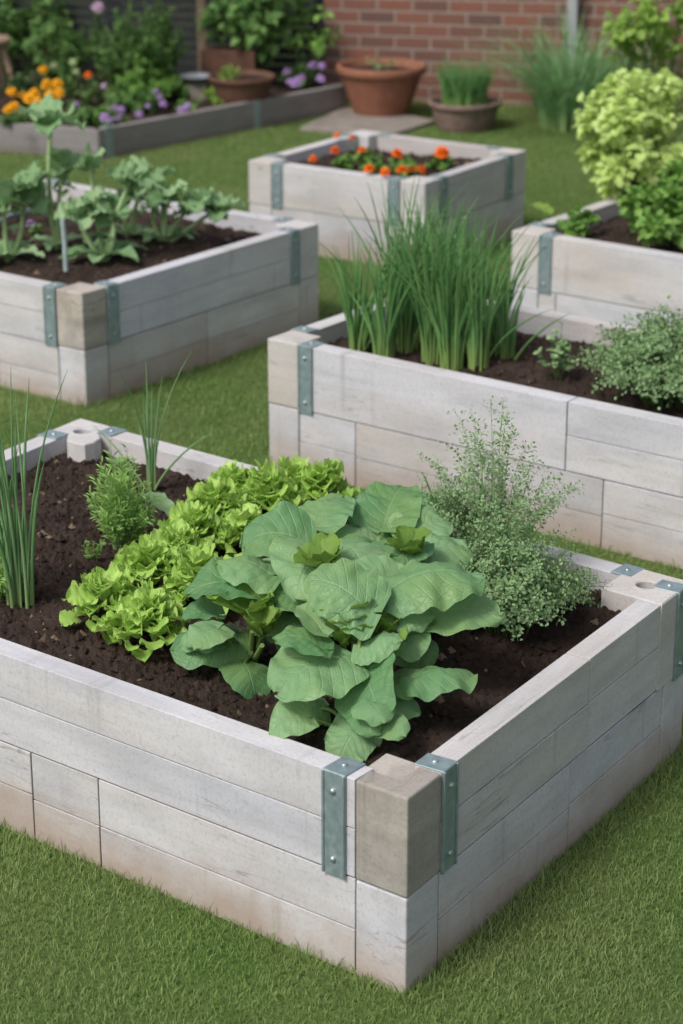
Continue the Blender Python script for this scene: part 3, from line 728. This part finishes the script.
for (px, py, rad, h, lb) in [(108, 632, .088, .12, 'leftmost lime green lettuce, by the bare soil'), (150, 652, .085, .12, 'lime green lettuce lowest in the near row, left of the squash'),
                         (150, 605, .09, .13, 'lime green lettuce in the middle of the near row, behind the leftmost one'), (200, 612, .088, .13, 'lime green lettuce tucked against the left squash leaves'),
                         (196, 562, .08, .12, 'lime green lettuce linking the near row to the back row'), (215, 538, .085, .13, 'lime green lettuce at the left end of the back row'),
                         (268, 528, .085, .14, 'lime green lettuce in the middle of the back row'), (322, 520, .082, .13, 'lime green lettuce at the right end of the back row'), (246, 562, .075, .12, 'lime green lettuce behind the upper left squash leaf'), (296, 512, .075, .12, 'small lime green lettuce behind the middle of the back row'), (232, 515, .07, .11, 'small lime green lettuce behind the left end of the back row'), (178, 582, .08, .12, 'lime green lettuce in the gap between the near row and the linking head')]:
    lettuce(at(px, py-4, z0), rad*1.15, h*1.25, lb)

# feathery plant, onions, leeks, thyme
sprig_plant('feathery_herb', 'feathery bright green herb between the onion and the near lettuces', 'herb', at(122, 548, z0), 60, .28, .085, .028, 30, 'feather', stem='palestem', up=.5, wid=.13, sr=.0011, hvar=.55, clump=.008)
sprig_plant('feathery_herb', 'low feathery seedling on the soil left of the near lettuces', 'herb', at(95, 560, z0), 9, .07, .035, .014, 16, 'feather', up=.5, wid=.2, hvar=.4)
r_ = empty('squash_seedling', tuple(at(146, 530, z0)), 'seedling with one pale drooping leaf beside the onion and feathery herb', 'seedling')
for (px, py, hz, az, L) in ((146, 498, .10, -40, .10), (115, 462, .17, 100, .06)):
    mb = MB(); c = at(px, py, z0+hz); blade_leaf(mb, c, R(az), R(10), L, L*.6, droop=.9, tn=.6, quilt=.01); lf = mb.build('leaf', M['brassica'], r_, smooth=True)
    ms = MB(); tube(ms, curve(at(140, 530, z0), c, (0, 0, .02)), .002, 5); ms.build('stalk', M['bigstalk'], lf, smooth=True)
chive_clump('onion', 'young onion with upright tubular leaves by the back corner post', 'onion', at(151, 488, z0), 10, .38, .02, 'leek', r=.0028, lean=.45, kink=.2, foot=.014)
chive_clump('leek', 'tall leek clump at the left edge of the nearest bed', 'leek', at(20, 606, z0), 24, .56, .03, 'leek', r=.0038, lean=.42, kink=.0, foot=.034)
chive_clump('leek', 'short bushy leek at the very left edge behind the tall one', 'leek', at(-4, 590, z0), 16, .36, .03, 'leek', r=.0038, lean=.4, kink=.0, foot=.03)
sprig_plant('feathery_herb', 'pale fluffy herb around the foot of the leeks at the left edge', 'herb', at(4, 600, z0), 30, .13, .07, .022, 16, 'feather', up=.5, wid=.25)
sprig_plant('thyme_bush', 'bushy grey green thyme right of the squash leaves', 'herb', at(505, 628, z0), 190, .26, .21, .0125, 44, 'herb', clump=.016, up=.3, wid=.36, sr=.0010, hvar=.45, curl=.8, start=.25)
sprig_plant('thyme_bush', 'lower grey green thyme mound nearest the right rim', 'herb', at(540, 610, z0), 80, .13, .13, .0125, 34, 'thyme', up=.3, wid=.42, sr=.0010, hvar=.45, curl=.8, start=.2)
sprig_plant('flowering_herb', 'tall wispy herb sprigs rising out of the thyme', 'herb', at(492, 590, z0), 100, .50, .20, .0115, 54, 'herb', stem='palestem', clump=.014, up=.35, wid=.36, sr=.0009, hvar=.55, start=.3, curl=.6)
sprig_plant('thyme_bush', 'loose thyme growth behind the squash along the far rim', 'herb', at(452, 580, z0), 120, .30, .16, .0115, 40, 'herb', clump=.012, up=.3, wid=.42, sr=.0010, hvar=.5, start=.2)

# ------------------------------------------------------------------ long bed: chives, seedling, bushy herb
z1 = SZ['mid']
ch = [(358, 352, .30, 24), (384, 360, .31, 22), (408, 352, .36, 26), (432, 362, .38, 30), (452, 368, .34, 26), (470, 352, .36, 26), (478, 368, .33, 22), (495, 350, .30, 16), (505, 360, .26, 10), (430, 345, .38, 24), (395, 340, .40, 22), (455, 340, .34, 20)]
wh = ['leftmost in the front row of chives', 'second from left in the front row of chives', 'third from left in the front row of chives', 'tall, in the middle of the front row of chives', 'right of the middle of the front row of chives',
      'behind the right part of the front row of chives', 'second from right in the front row of chives', 'behind the right end of the chive row', 'thin, at the right end of the chive row', 'behind the tall middle clump of chives', 'tallest, at the back left of the chives', 'at the back right of the chives']
for (px, py, h, n), q in zip(ch, wh):
    chive_clump('chive_clump', 'chive clump ' + q, 'chives', at(px, py, z1), int(n*1.9), h*1.30, .03, 'chive', r=.0034, lean=.62, group='chive clumps in the long raised bed', foot=.03, kink=.03)
sprig_plant('seedling', 'small pale leafy seedling between the chives and the bushy herb', 'seedling', at(556, 382, z1), 14, .19, .06, .030, 8, 'herb', up=.3, wid=.5, start=.4)
sprig_plant('herb_bush', 'dense grey green herb bush in the long bed right of the seedling', 'herb', at(668, 404, z1), 380, .27, .27, .014, 46, 'herb', clump=.022, flat=.3, up=.35, wid=.5, sr=.0011, hvar=.35, curl=1.0, start=.2)
sprig_plant('herb_bush', 'grey green herb bush running out of frame in the long bed', 'herb', at(730, 408, z1), 260, .25, .20, .013, 52, 'herb', clump=.018, up=.35, wid=.5, sr=.0011, hvar=.35, curl=1.0, start=.2)

# ------------------------------------------------------------------ left bed: tall brassicas
z2 = SZ['left']
def brassica(base, label, stems, low=3, lr=.10):
    b = at(*base, z2); root = empty('brassica_plant', tuple(b), label, 'vegetable plant', 'tall lobed brassicas in the left raised bed')
    ms = MB(); ml = MB()
    for (px, py, hz, L, az) in stems:
        c = at(px, py, z2+hz)
        c[1] = b[1]+(c[1]-b[1])*.5; 
        tube(ms, curve(b-[0, 0, .01], c, (*(rng.normal(0, .015, 2)), .01), 9), np.linspace(.010, .0065, 9), 8, rng.random())
        for k in range(5):
            a = R(az)+(k-2)*1.15+rng.normal(0, .3); LL = L*rng.uniform(.6, 1.0)
            blade_leaf(ml, c+[0, 0, .01-.009*k], a, R(rng.uniform(25, 80)), LL, LL*1.0, droop=rng.uniform(.8, 1.8), cup=.2, ruf=.13, roll=rng.normal(0, .4), rk=4, tn=rng.random(), nu=18, nv=11, lobes=3, quilt=.02)
        for t in (.5, .75):
            if rng.random() < .55:
                a = rng.uniform(0, 6.28); q = b*(1-t)+c*t; blade_leaf(ml, q, a, R(30), L*.55, L*.45, droop=1.2, ruf=.09, rk=4, tn=rng.random(), nu=14, nv=9, lobes=3)
    for k in range(low):
        a = k*6.28/low+rng.random(); blade_leaf(ml, b+[cos(a)*.02, sin(a)*.02, .02], a, R(40), lr*rng.uniform(.8, 1.2), lr*.6, droop=1.2, ruf=.06, rk=3, tn=rng.random(), nu=16, nv=9, lobes=2)
    ms.build('stem', M['palestem'], root, smooth=True); ml.build('foliage', M['brassica'], root, smooth=True)
brassica((8, 262), 'brassica at the far left edge of the left bed', [(4, 205, .20, .13, 90), (20, 195, .22, .12, 20)], 6, .13)
brassica((58, 250), 'tallest brassica, its single stem rising above the back rim of the left bed', [(50, 126, .46, .15, -80), (62, 172, .28, .12, 0), (30, 190, .24, .12, 180)], 3)
brassica((104, 262), 'brassica with several pale forked stems in the middle of the left bed', [(96, 205, .19, .11, 160), (132, 178, .28, .12, 20), (92, 158, .33, .10, 30), (112, 215, .16, .11, 0), (75, 215, .18, .10, 180)], 7, .13)
brassica((164, 244), 'brassica nearest the right corner of the left bed with leaves spreading right', [(168, 195, .18, .11, 60), (195, 207, .15, .13, 0), (215, 212, .13, .13, -10), (154, 205, .15, .09, 170), (165, 172, .25, .07, 60)], 5, .11)
brassica((130, 240), 'smaller brassica at the back of the left bed between the two forked ones', [(125, 200, .16, .10, 100), (142, 190, .19, .10, 30)], 4, .1)
mb = MB(); p = at(66, 273, z2); tube(mb, [p, p+[0, 0, .1], p+[-.004, 0, .19]], [.0085, .0085, .0085], 12); o = mb.build('plant_stake', M['stake'], smooth=True, loc=tuple(p)); tag(o, 'short pale blue green stake upright in the left bed soil', 'plant stake')
mb = MB(); tube(mb, [at(x, y, z2+.03) for x, y in ((-5, 224), (10, 216), (25, 212), (40, 211), (50, 214), (56, 222))], .011, 10); o = mb.build('hose', M['zinc'], smooth=True, loc=tuple(at(20, 214, z2))); tag(o, 'short curve of pale grey hose on the soil of the left bed', 'hose')
r_ = sprig_plant('violet_plant', 'small plant with one purple flower in the left bed', 'flower', at(34, 236, z2), 8, .07, .04, .02, 7, 'green'); flower_head(r_, at(31, 224, z2+.06), .022, 'purple')

# ------------------------------------------------------------------ small bed: marigolds
z3 = SZ['back']
mar = [((345, 172), [(313, 159, .013), (335, 151, .017)], 'marigold at the left corner of the small bed with two orange heads', 10),
       ((368, 166), [(337, 135, .010), (352, 138, .010), (362, 150, .013)], 'marigold at the back left of the small bed with small orange heads', 9),
       ((375, 178), [(369, 169, .016), (385, 172, .015)], 'marigold at the near rim of the small bed with two low heads', 9),
       ((402, 172), [(397, 154, .019)], 'marigold with one orange head in the middle of the small bed', 8),
       ((410, 178), [(402, 170, .017), (412, 170, .016), (421, 170, .017)], 'marigold near the front corner of the small bed with three heads', 9),
       ((440, 170), [(442, 153, .024)], 'marigold with the largest orange head, at the right of the small bed', 8)]
for (bx, by), heads, lb, n in mar:
    r_ = sprig_plant('marigold', lb, 'marigold', at(bx, by, z3), n+10, .085, .065, .026, 10, 'parsley', group='orange marigolds in the small raised bed', start=.3)
    for (px, py, rr) in heads:
        c = at(px, py, z3+.075); flower_head(r_, c, rr*1.6, 'orange', pet=16)
        ms = MB(); tube(ms, curve(at(bx, by, z3), c, (0, 0, .01)), .0018, 5); ms.build('flower_stalk', M['stem'], r_)

# ------------------------------------------------------------------ right bed
z4 = SZ['right']
bush('parsley', 'mid green parsley plant at the right end of the right bed', 'herb', at(660, 247, z4), .15, .20, 26, 34, .040, 'parsley', wid=.9)
bush('parsley', 'mid green parsley spilling out of frame in the right bed', 'herb', at(705, 235, z4), .18, .26, 26, 34, .042, 'parsley', wid=.9)
bush('parsley', 'low green parsley near the rim of the right bed', 'herb', at(637, 228, z4), .10, .14, 12, 26, .038, 'parsley', wid=.9)
bush('strawberry_plant', 'small leafy plant leaning over the left rim of the right bed', 'seedling', at(574, 238, z4), .07, .09, 9, 12, .042, 'parsley', wid=.95)
mb = MB(); c = at(549, 214, z4+.06); r_ = empty('nasturtium', tuple(at(566, 236, z4)), 'plant with one round bright green leaf poking out over the corner post', 'seedling')
blade_leaf(mb, c, R(150), R(35), .085, .085, droop=.5, tn=.9, cup=.1); mb.build('leaf', M['younglf'], r_, smooth=True)
ms = MB(); tube(ms, curve(at(566, 236, z4), c), .002, 5); ms.build('stalk', M['stem'], r_)
# lime bush behind/over the bed
pl = at(634, 205, z4)
bush('lime_bush', 'rounded bush with lime yellow leaves rising from the right bed', 'bush', (pl[0], pl[1], z4), .225, .50, 74, 30, .036, 'lime', wid=1.25, low=.08, cl=.30, droop=.5)
pg = at(650, 175, z4)
bush('green_shrub', 'taller loose bright green shrub above the lime bush at the wall', 'bush', (pg[0]+.05, pg[1]+.35, .0), .22, 1.08, 24, 18, .050, 'brightgreen', wid=1.0, low=.62, cl=.36, sr=.006)

# ------------------------------------------------------------------ brick wall, downpipe, grass tuft, pots
def wall_pt(s, q=0, z=0): p = WALL_P+WALL_D*s-WALL_N*q; return (p[0], p[1], z)
mb = MB(); A = WALL_P; B = WALL_P+WALL_D*6
v = [wall_pt(0,0,-.05), wall_pt(6,0,-.05), wall_pt(6,-.23,-.05), wall_pt(0,-.23,-.05), wall_pt(0,0,2.1), wall_pt(6,0,2.1), wall_pt(6,-.23,2.1), wall_pt(0,-.23,2.1)]
for q, uv in (((0,1,5,4), [(0,0),(6,0),(6,2.15),(0,2.15)]), ((1,2,6,5), [(0,0),(.23,0),(.23,2.15),(0,2.15)]), ((2,3,7,6), [(0,0),(6,0),(6,2.15),(0,2.15)]), ((3,0,4,7), [(0,0),(.23,0),(.23,2.15),(0,2.15)]), ((4,5,6,7), [(0,0),(6,0),(6,.23),(0,.23)])):
    mb.add([v[i] for i in q], [[0,1,2,3]], uv)
o = mb.build('brick_wall', M['brick'], loc=wall_pt(3, -.1)); tag(o, 'red brown brick wall closing the garden at the back', 'wall')
def s_at(px):   # place along the wall seen at this column
    best = min(np.linspace(0, 5, 2001), key=lambda s: abs(341.5+F*wall_pt(s)[0]/(wall_pt(s)[1]*cos(PITCH)+CAMH*sin(PITCH)*.85)-px)); return best
s = s_at(572)
root = empty('downpipe', wall_pt(s, .035), 'grey square downpipe fixed to the brick wall behind the grass clump', 'downpipe')
mb = MB(); p = np.array(wall_pt(s, .045))
Aw = np.array(wall_pt(s-.03, .08)[:2]); Bw = np.array(wall_pt(s+.03, .08)[:2])
side_box(mb, Aw, Bw, 0, .06, .05, 2.05, 0, .055, .5); o = mb.build('pipe', M['pipe'], root); bevel(o, .01, 3)
for zz in (.35, 1.4):
    mb = MB(); side_box(mb, Aw, Bw, -.012, .072, zz, zz+.03, -.006, .079, .5); o = mb.build('pipe_clip', M['pipe'], root); bevel(o, .003)
s = s_at(580); p = wall_pt(s+.02, .62)
mb = MB()
def grass_tuft(name, label, p, n, h, lean, mname, rad=.1, wd=.006):
    mb = MB()
    for _ in range(n):
        a = rng.uniform(0, 2*pi); q = rad*np.sqrt(rng.random()); L = h*rng.uniform(.55, 1.1); le = lean*rng.beta(1.5, 1.6)*L
        b = np.array([p[0]+cos(a)*q, p[1]+sin(a)*q, p[2]]); a2 = a+rng.normal(0, .5)
        t = np.linspace(0, 1, 9)[:, None]; d = np.array([cos(a2), sin(a2), 0]); up = np.array([0, 0, 1.])
        path = b+d*le*t**1.8+up*L*(t-.42*(le/L)*t**2.6)
        sd_ = np.array([-sin(a2), cos(a2), 0]); w_ = wd*rng.uniform(.6, 1.2)*(1-t**2)**.7*.5+.0004
        V = np.stack([path-sd_*w_, path+d*w_*.3-up*w_*.3, path+sd_*w_], 1)
        i = np.arange(8)[:, None]*3; j = np.arange(2)[None]
        f = np.stack([i+j, i+3+j, i+4+j, i+1+j], -1).reshape(-1, 4)
        mb.add(V.reshape(-1, 3), f, np.stack(np.broadcast_arrays(t, np.array([[-1, 0, 1]])), -1).reshape(-1, 2), rng.random())
    o = mb.build(name, M[mname], smooth=True, loc=tuple(p)); return tag(o, label, 'grass clump')
grass_tuft('ornamental_grass', 'tall arching grass clump standing before the downpipe', np.array(p), 460, .66, 1.35, 'leek', .17, .010)
s = s_at(655); grass_tuft('ornamental_grass', 'shorter grass clump half hidden behind the lime bush', np.array(wall_pt(s, .3)), 120, .5, .8, 'dkgreen', .12, .011)

def pot(name, label, c, R0, h, mname, rim=.02, wob=0, taper=.68, cat='pot'):
    root = empty(name, (c[0], c[1], c[2]), label, cat)
    prof = [(0, .0), (R0*taper*.98, 0), (R0*taper, .008), (R0*(taper+(1-taper)*.55), h*.5), (R0*.95, h*.80), (R0*.955, h*.82), (R0*1.03, h*.83), (R0*1.05, h*.86), (R0*1.05, h*.97), (R0*1.03, h), (R0*.97, h), (R0*.95, h*.97), (R0*.90, h*.72)]
    mb = MB(); lathe(mb, prof, c, 48, .5, wob); mb.build('bowl', M[mname], root, smooth=True)
    a = np.linspace(0, 2*pi, 28, endpoint=False)
    rr, zz = R0*.93, c[2]+h*.84
    V = [(c[0]+rr*cos(t), c[1]+rr*sin(t), zz) for t in a]+[(c[0], c[1], zz+.015)]
    mb = MB(); mb.add(V, [[i, (i+1) % 28, 28] for i in range(28)]); s_ = mb.build('potting_soil', M['soil'], root)
    return root
c1 = at(381, 112, .02); pot('terracotta_pot', 'large round terracotta pot on the paving against the brick wall', (c1[0], c1[1], .022), .235, .26, 'terracotta', taper=.66)
sprig_plant('weed', 'few dry weeds growing in the large terracotta pot', 'weeds', (c1[0], c1[1]+.03, .25), 14, .09, .12, .02, 6, 'herb')
c2 = at(464, 128, .0); pot('stone_pot', 'low brown stone bowl with grass on the lawn by the wall', (c2[0], c2[1], 0), .19, .15, 'stone_pot', wob=.03, taper=.8)
chive_clump('potted_grass', 'tuft of fine green grass in the low stone bowl', 'grass clump', (c2[0], c2[1], .13), 300, .25, .1, 'chive', r=.0030, lean=.7, foot=.12, kink=.02)

# ------------------------------------------------------------------ fence and border
def fence():
    s1 = -.03; s0 = -5.0
    root = empty('slat_fence', wall_pt((s0+s1)/2, .0), 'dark charcoal fence of narrow horizontal slats at the back left', 'fence')
    A = np.array(wall_pt(s0, .02)[:2]); B = np.array(wall_pt(s1, .02)[:2])
    mb = MB(); z = .03
    while z < 1.75:
        side_box(mb, A, B, 0, s1-s0, z, z+.048, rng.uniform(0, .003), .02, rng.random()); z += .054
    mb.build('slat_panel', M['fence'], root)
    for k in range(5):
        mb = MB(); side_box(mb, A, B, k*1.22+.05, k*1.22+.12, -.02, 1.8, .021, .09, .4); mb.build('post', M['fence'], root)
    return root
fence()
pp = at(199, 64, .0)
pst = np.array([wall_pt(s_at(300)-1.0, .12)[0], 0]); 
p = np.array([-.80, 12.80])
mb = MB(); box(mb, (p[0]-.024, p[1]-.024, 0), (p[0]+.024, p[1]+.024, 1.7)); o = mb.build('wooden_post', M['wood'], loc=(p[0], p[1], 0)); bevel(o, .004); tag(o, 'thin weathered wooden post in front of the dark fence', 'post')

# edging planter
root = empty('edged_border', (*BORDER[1], 0), 'low grey timber edging around the flower border by the fence', 'flower border edging')
for (A, B, js) in ((BORDER[0], BORDER[1], [0]), (BORDER[1], BORDER[2], [0, 1.13])):
    L = np.hypot(*(B-A)); js = js+[L]
    for a, b in zip(js[:-1], js[1:]):
        mb = MB(); side_box(mb, A, B, a+(.002 if a else -.0), b-.002, -.01, .15, 0, .045, rng.random()); o = mb.build('edging_board', M['edging'], root); bevel(o, .003)
A, B = BORDER[1], BORDER[2]
for s_ in (.05, 1.11):
    mb = MB(); side_box(mb, A, B, s_, s_+.045, .0, .153, -.004, .002, .5); side_box(mb, A, B, s_+.0005, s_+.0445, .1505, .154, -.0035, .047, .5); mb.build('bracket', M['bracket'], root)
pback = [np.array(wall_pt(-.12, .06)[:2]), np.array(wall_pt(-2.6, .06)[:2])]
soil([BORDER[1]+np.array([-.0, .05]), BORDER[2]+np.array([-.04, .03]), pback[0], pback[1]], .115, 'dark soil of the flower border behind the grey edging', crumbs=600, res=.05, amp=.012)
soil([BORDER[0]+np.array([0, .05]), BORDER[1]+np.array([0, .05]), pback[1]+np.array([.0, -.02]), pback[1]+np.array([-1.0, .2])], .112, 'dark soil at the left end of the flower border', crumbs=200, res=.05, amp=.01)

zb = .12
def bf(name, label, base, hd, n, h, spread, leaf, per, mname, heads, fm, fr, group=None, **kw):
    b = at(*base, zb); r_ = sprig_plant(name, label, 'flowering plant', b, n, h, spread, leaf, per, mname, group=group, **kw)
    for (px, py) in heads:
        c = at(px, py, zb+hd+rng.uniform(-.03, .03)); flower_head(r_, c, fr*rng.uniform(.8, 1.2), fm, pet=12)
    return r_
gm_, gp_ = 'golden flowers in the border', 'purple flowers in the border'
bf('marigold', 'golden flowered marigold nearest the edging at the left', (16, 128), .10, 22, .13, .10, .028, 12, 'green', [(8, 110), (12, 92), (22, 96), (30, 100), (38, 104), (14, 108)], 'yellow', .036, gm_)
bf('marigold', 'golden flowered marigold right of the nearest one, with the highest head', (46, 118), .13, 24, .17, .11, .028, 12, 'green', [(43, 70), (47, 85), (57, 84), (59, 93), (50, 95), (28, 98), (56, 96), (34, 94)], 'yellow', .033, gm_)
bf('calendula', 'plant with a single rusty orange flower among green leaves', (88, 108), .14, 14, .18, .07, .03, 10, 'green', [(88, 75)], 'orange', .024)
bf('white_flower_plant', 'plant with greenish white flower heads behind the marigolds', (70, 100), .22, 14, .25, .09, .03, 10, 'green', [(54, 66), (73, 62), (76, 72)], 'cream_fl', .022)
bf('geranium', 'purple flowered plant at the near corner of the edging', (108, 128), .07, 22, .12, .12, .03, 12, 'parsley', [(104, 117), (112, 111), (118, 117), (110, 121), (121, 110), (115, 108)], 'purple', .024, gp_)
bf('geranium', 'purple flowered plant in the middle of the border edge', (150, 116), .09, 20, .14, .11, .03, 12, 'green', [(148, 106), (160, 98), (163, 104), (156, 92), (139, 114), (165, 92)], 'purple', .021, gp_)
bf('geranium', 'low purple flowered plant at the edging before the terracotta bowl', (186, 112), .06, 14, .09, .08, .026, 10, 'parsley', [(187, 107), (182, 110), (190, 104)], 'purple', .022, gp_)
bf('geranium', 'small plant with one violet flower behind the golden marigolds', (76, 122), .08, 14, .12, .09, .03, 12, 'green', [(76, 106)], 'purple', .024, gp_)
bf('cosmos', 'plant with small pale pink flowers in the middle of the border', (100, 105), .16, 10, .22, .08, .026, 9, 'green', [(104, 86), (157, 78), (0, 96)][:1], 'pink', .020)
bf('tall_flower', 'tallest stem with a pale pink flower against the fence', (99, 80), .47, 8, .60, .05, .032, 26, 'green', [(98, 8)], 'pink', .035, sr=.003)
bf('aster', 'purple asters at the right end of the border by the brick wall', (300, 90), .12, 26, .20, .13, .03, 12, 'green', [(290, 82), (297, 80), (302, 78), (320, 78), (316, 64), (322, 66), (308, 58), (287, 72), (296, 84), (312, 66), (322, 80)], 'purple', .027, gp_)
for (nm, lb, base, n, h, spr, leaf, per, mt, kw) in [
    ('tall_perennial', 'tall feathery green perennial left of the wooden post', (128, 104), 70, .62, .17, .046, 44, 'green', dict(sr=.0025, wid=.22, up=.5)),
    ('tall_perennial', 'dense tall green perennial beside the wooden post', (160, 96), 70, .60, .17, .042, 44, 'green', dict(sr=.0025, wid=.25, up=.5)),
    ('tall_perennial', 'tall leafy perennial in front of the stool', (62, 88), 40, .50, .20, .05, 30, 'green', dict(sr=.0025, wid=.35, up=.4)),
    ('tall_perennial', 'broad green perennial at the top left against the fence', (40, 74), 44, .62, .30, .055, 26, 'green', dict(sr=.0025, wid=.4, up=.3, start=.5)),
    ('tall_perennial', 'leafy perennial at the left edge behind the stool', (5, 70), 30, .55, .25, .055, 26, 'green', dict(sr=.0025, wid=.4, up=.3, start=.55)),
    ('low_perennial', 'low mounded green perennial beside the zinc tray', (175, 100), 50, .17, .13, .036, 18, 'green', dict(wid=.45)),
    ('low_perennial', 'low green perennial at the near corner between the marigold and purple flowers', (90, 126), 40, .11, .12, .032, 16, 'green', dict(wid=.45)),
    ('tall_perennial', 'mid height bushy perennial between the purple flowers and the tall feathery one', (142, 108), 70, .30, .2, .040, 30, 'parsley', dict(sr=.002, wid=.3, up=.45)),
    ('low_perennial', 'green filler perennial in the middle of the flower border', (130, 112), 50, .17, .16, .036, 18, 'green', dict(wid=.4)),
    ('low_perennial', 'pale green leafy plant leaning on the terracotta bowl', (218, 104), 26, .10, .09, .045, 10, 'brightgreen', dict(wid=.5)),
    ('low_perennial', 'dark green perennial behind the golden marigolds', (30, 104), 46, .22, .19, .036, 18, 'dkgreen', dict(wid=.45)),
]:
    sprig_plant(nm, lb, 'perennial', at(*base, zb), n, h, spr, leaf, per, mt, **kw)
ps = at(262, 64, zb)
bush('broadleaf_shrub', 'broad leaved shrub with light green leaves in the dark back corner', 'shrub', (ps[0]-.02, 12.55, zb), .26, .62, 40, 16, .085, 'green', wid=.75, low=.34, cl=.4, sr=.005)
bush('broadleaf_shrub', 'small bright leaved shrub in front of the brick wall end', 'shrub', (-.16, 12.50, zb), .13, .45, 10, 8, .06, 'parsley', wid=.7, low=.4, cl=.5)
# bowl, trough, tray in the border
c3 = at(242, 103, zb); pot('terracotta_bowl', 'dull terracotta bowl planter standing in the border', (c3[0], c3[1], zb), .175, .15, 'dull_terracotta', taper=.75)
bush('bowl_plant', 'small green plant growing in the terracotta bowl', 'seedling', (c3[0]-.06, c3[1]-.05, zb+.13), .055, .06, 8, 8, .03, 'brightgreen')
q = at(228, 70, .2)
mb = MB(); root = empty('wooden_trough', (q[0], 12.42, zb), 'reddish wooden trough behind the terracotta bowl', 'planter')
A = np.array([q[0]-.14, 12.38]); B = np.array([q[0]+.16, 12.35])
side_box(mb, A, B, 0, .30, zb, .34, 0, .02, .5); side_box(mb, A, B, 0, .30, zb, .34, .12, .14, .5); mb.build('side_board', M['dull_terracotta'], root)
mb = MB(); side_box(mb, A, B, .0, .02, zb, .338, .021, .119, .5); side_box(mb, A, B, .28, .30, zb, .338, .021, .119, .5); mb.build('end_board', M['dull_terracotta'], root)
mb = MB(); side_box(mb, A, B, .021, .279, zb, .30, .021, .119, .5); mb.build('potting_soil', M['soil'], root)
t_ = at(198, 82, .22); mb = MB()
lathe(mb, [(0, .0), (.07, .0), (.085, .03), (.095, .032), (.095, .036), (.08, .034), (.068, .006), (0, .006)], (t_[0], t_[1], .22), 28)
root = empty('zinc_tray', (t_[0], t_[1], zb), 'shallow blue grey tray on a block beside the terracotta bowl', 'tray')
mb.build('tray', M['zinc'], root, smooth=True); mb = MB(); box(mb, (t_[0]-.05, t_[1]-.05, zb-.01), (t_[0]+.05, t_[1]+.05, .219)); mb.build('block', M['slab'], root)
# stool
sp = at(-8, 98, zb); sx, sy = sp[0]-.02, sp[1]+.1
root = empty('wooden_stool', (sx, sy, zb), 'round tan wooden stool cut off by the left edge', 'stool')
mb = MB(); lathe(mb, [(0, .40), (.115, .40), (.125, .405), (.128, .415), (.125, .43), (.115, .436), (0, .436)], (sx, sy, 0), 32); mb.build('seat', M['tan'], root, smooth=True)
for a in (-20, 70, 160, 250):
    a = R(a); mb = MB(); tube(mb, [(sx+cos(a)*.17, sy+sin(a)*.17, zb-.01), (sx+cos(a)*.08, sy+sin(a)*.08, .402)], [.014, .017], 10); mb.build('leg', M['tan'], root, smooth=True)

finish_tags()
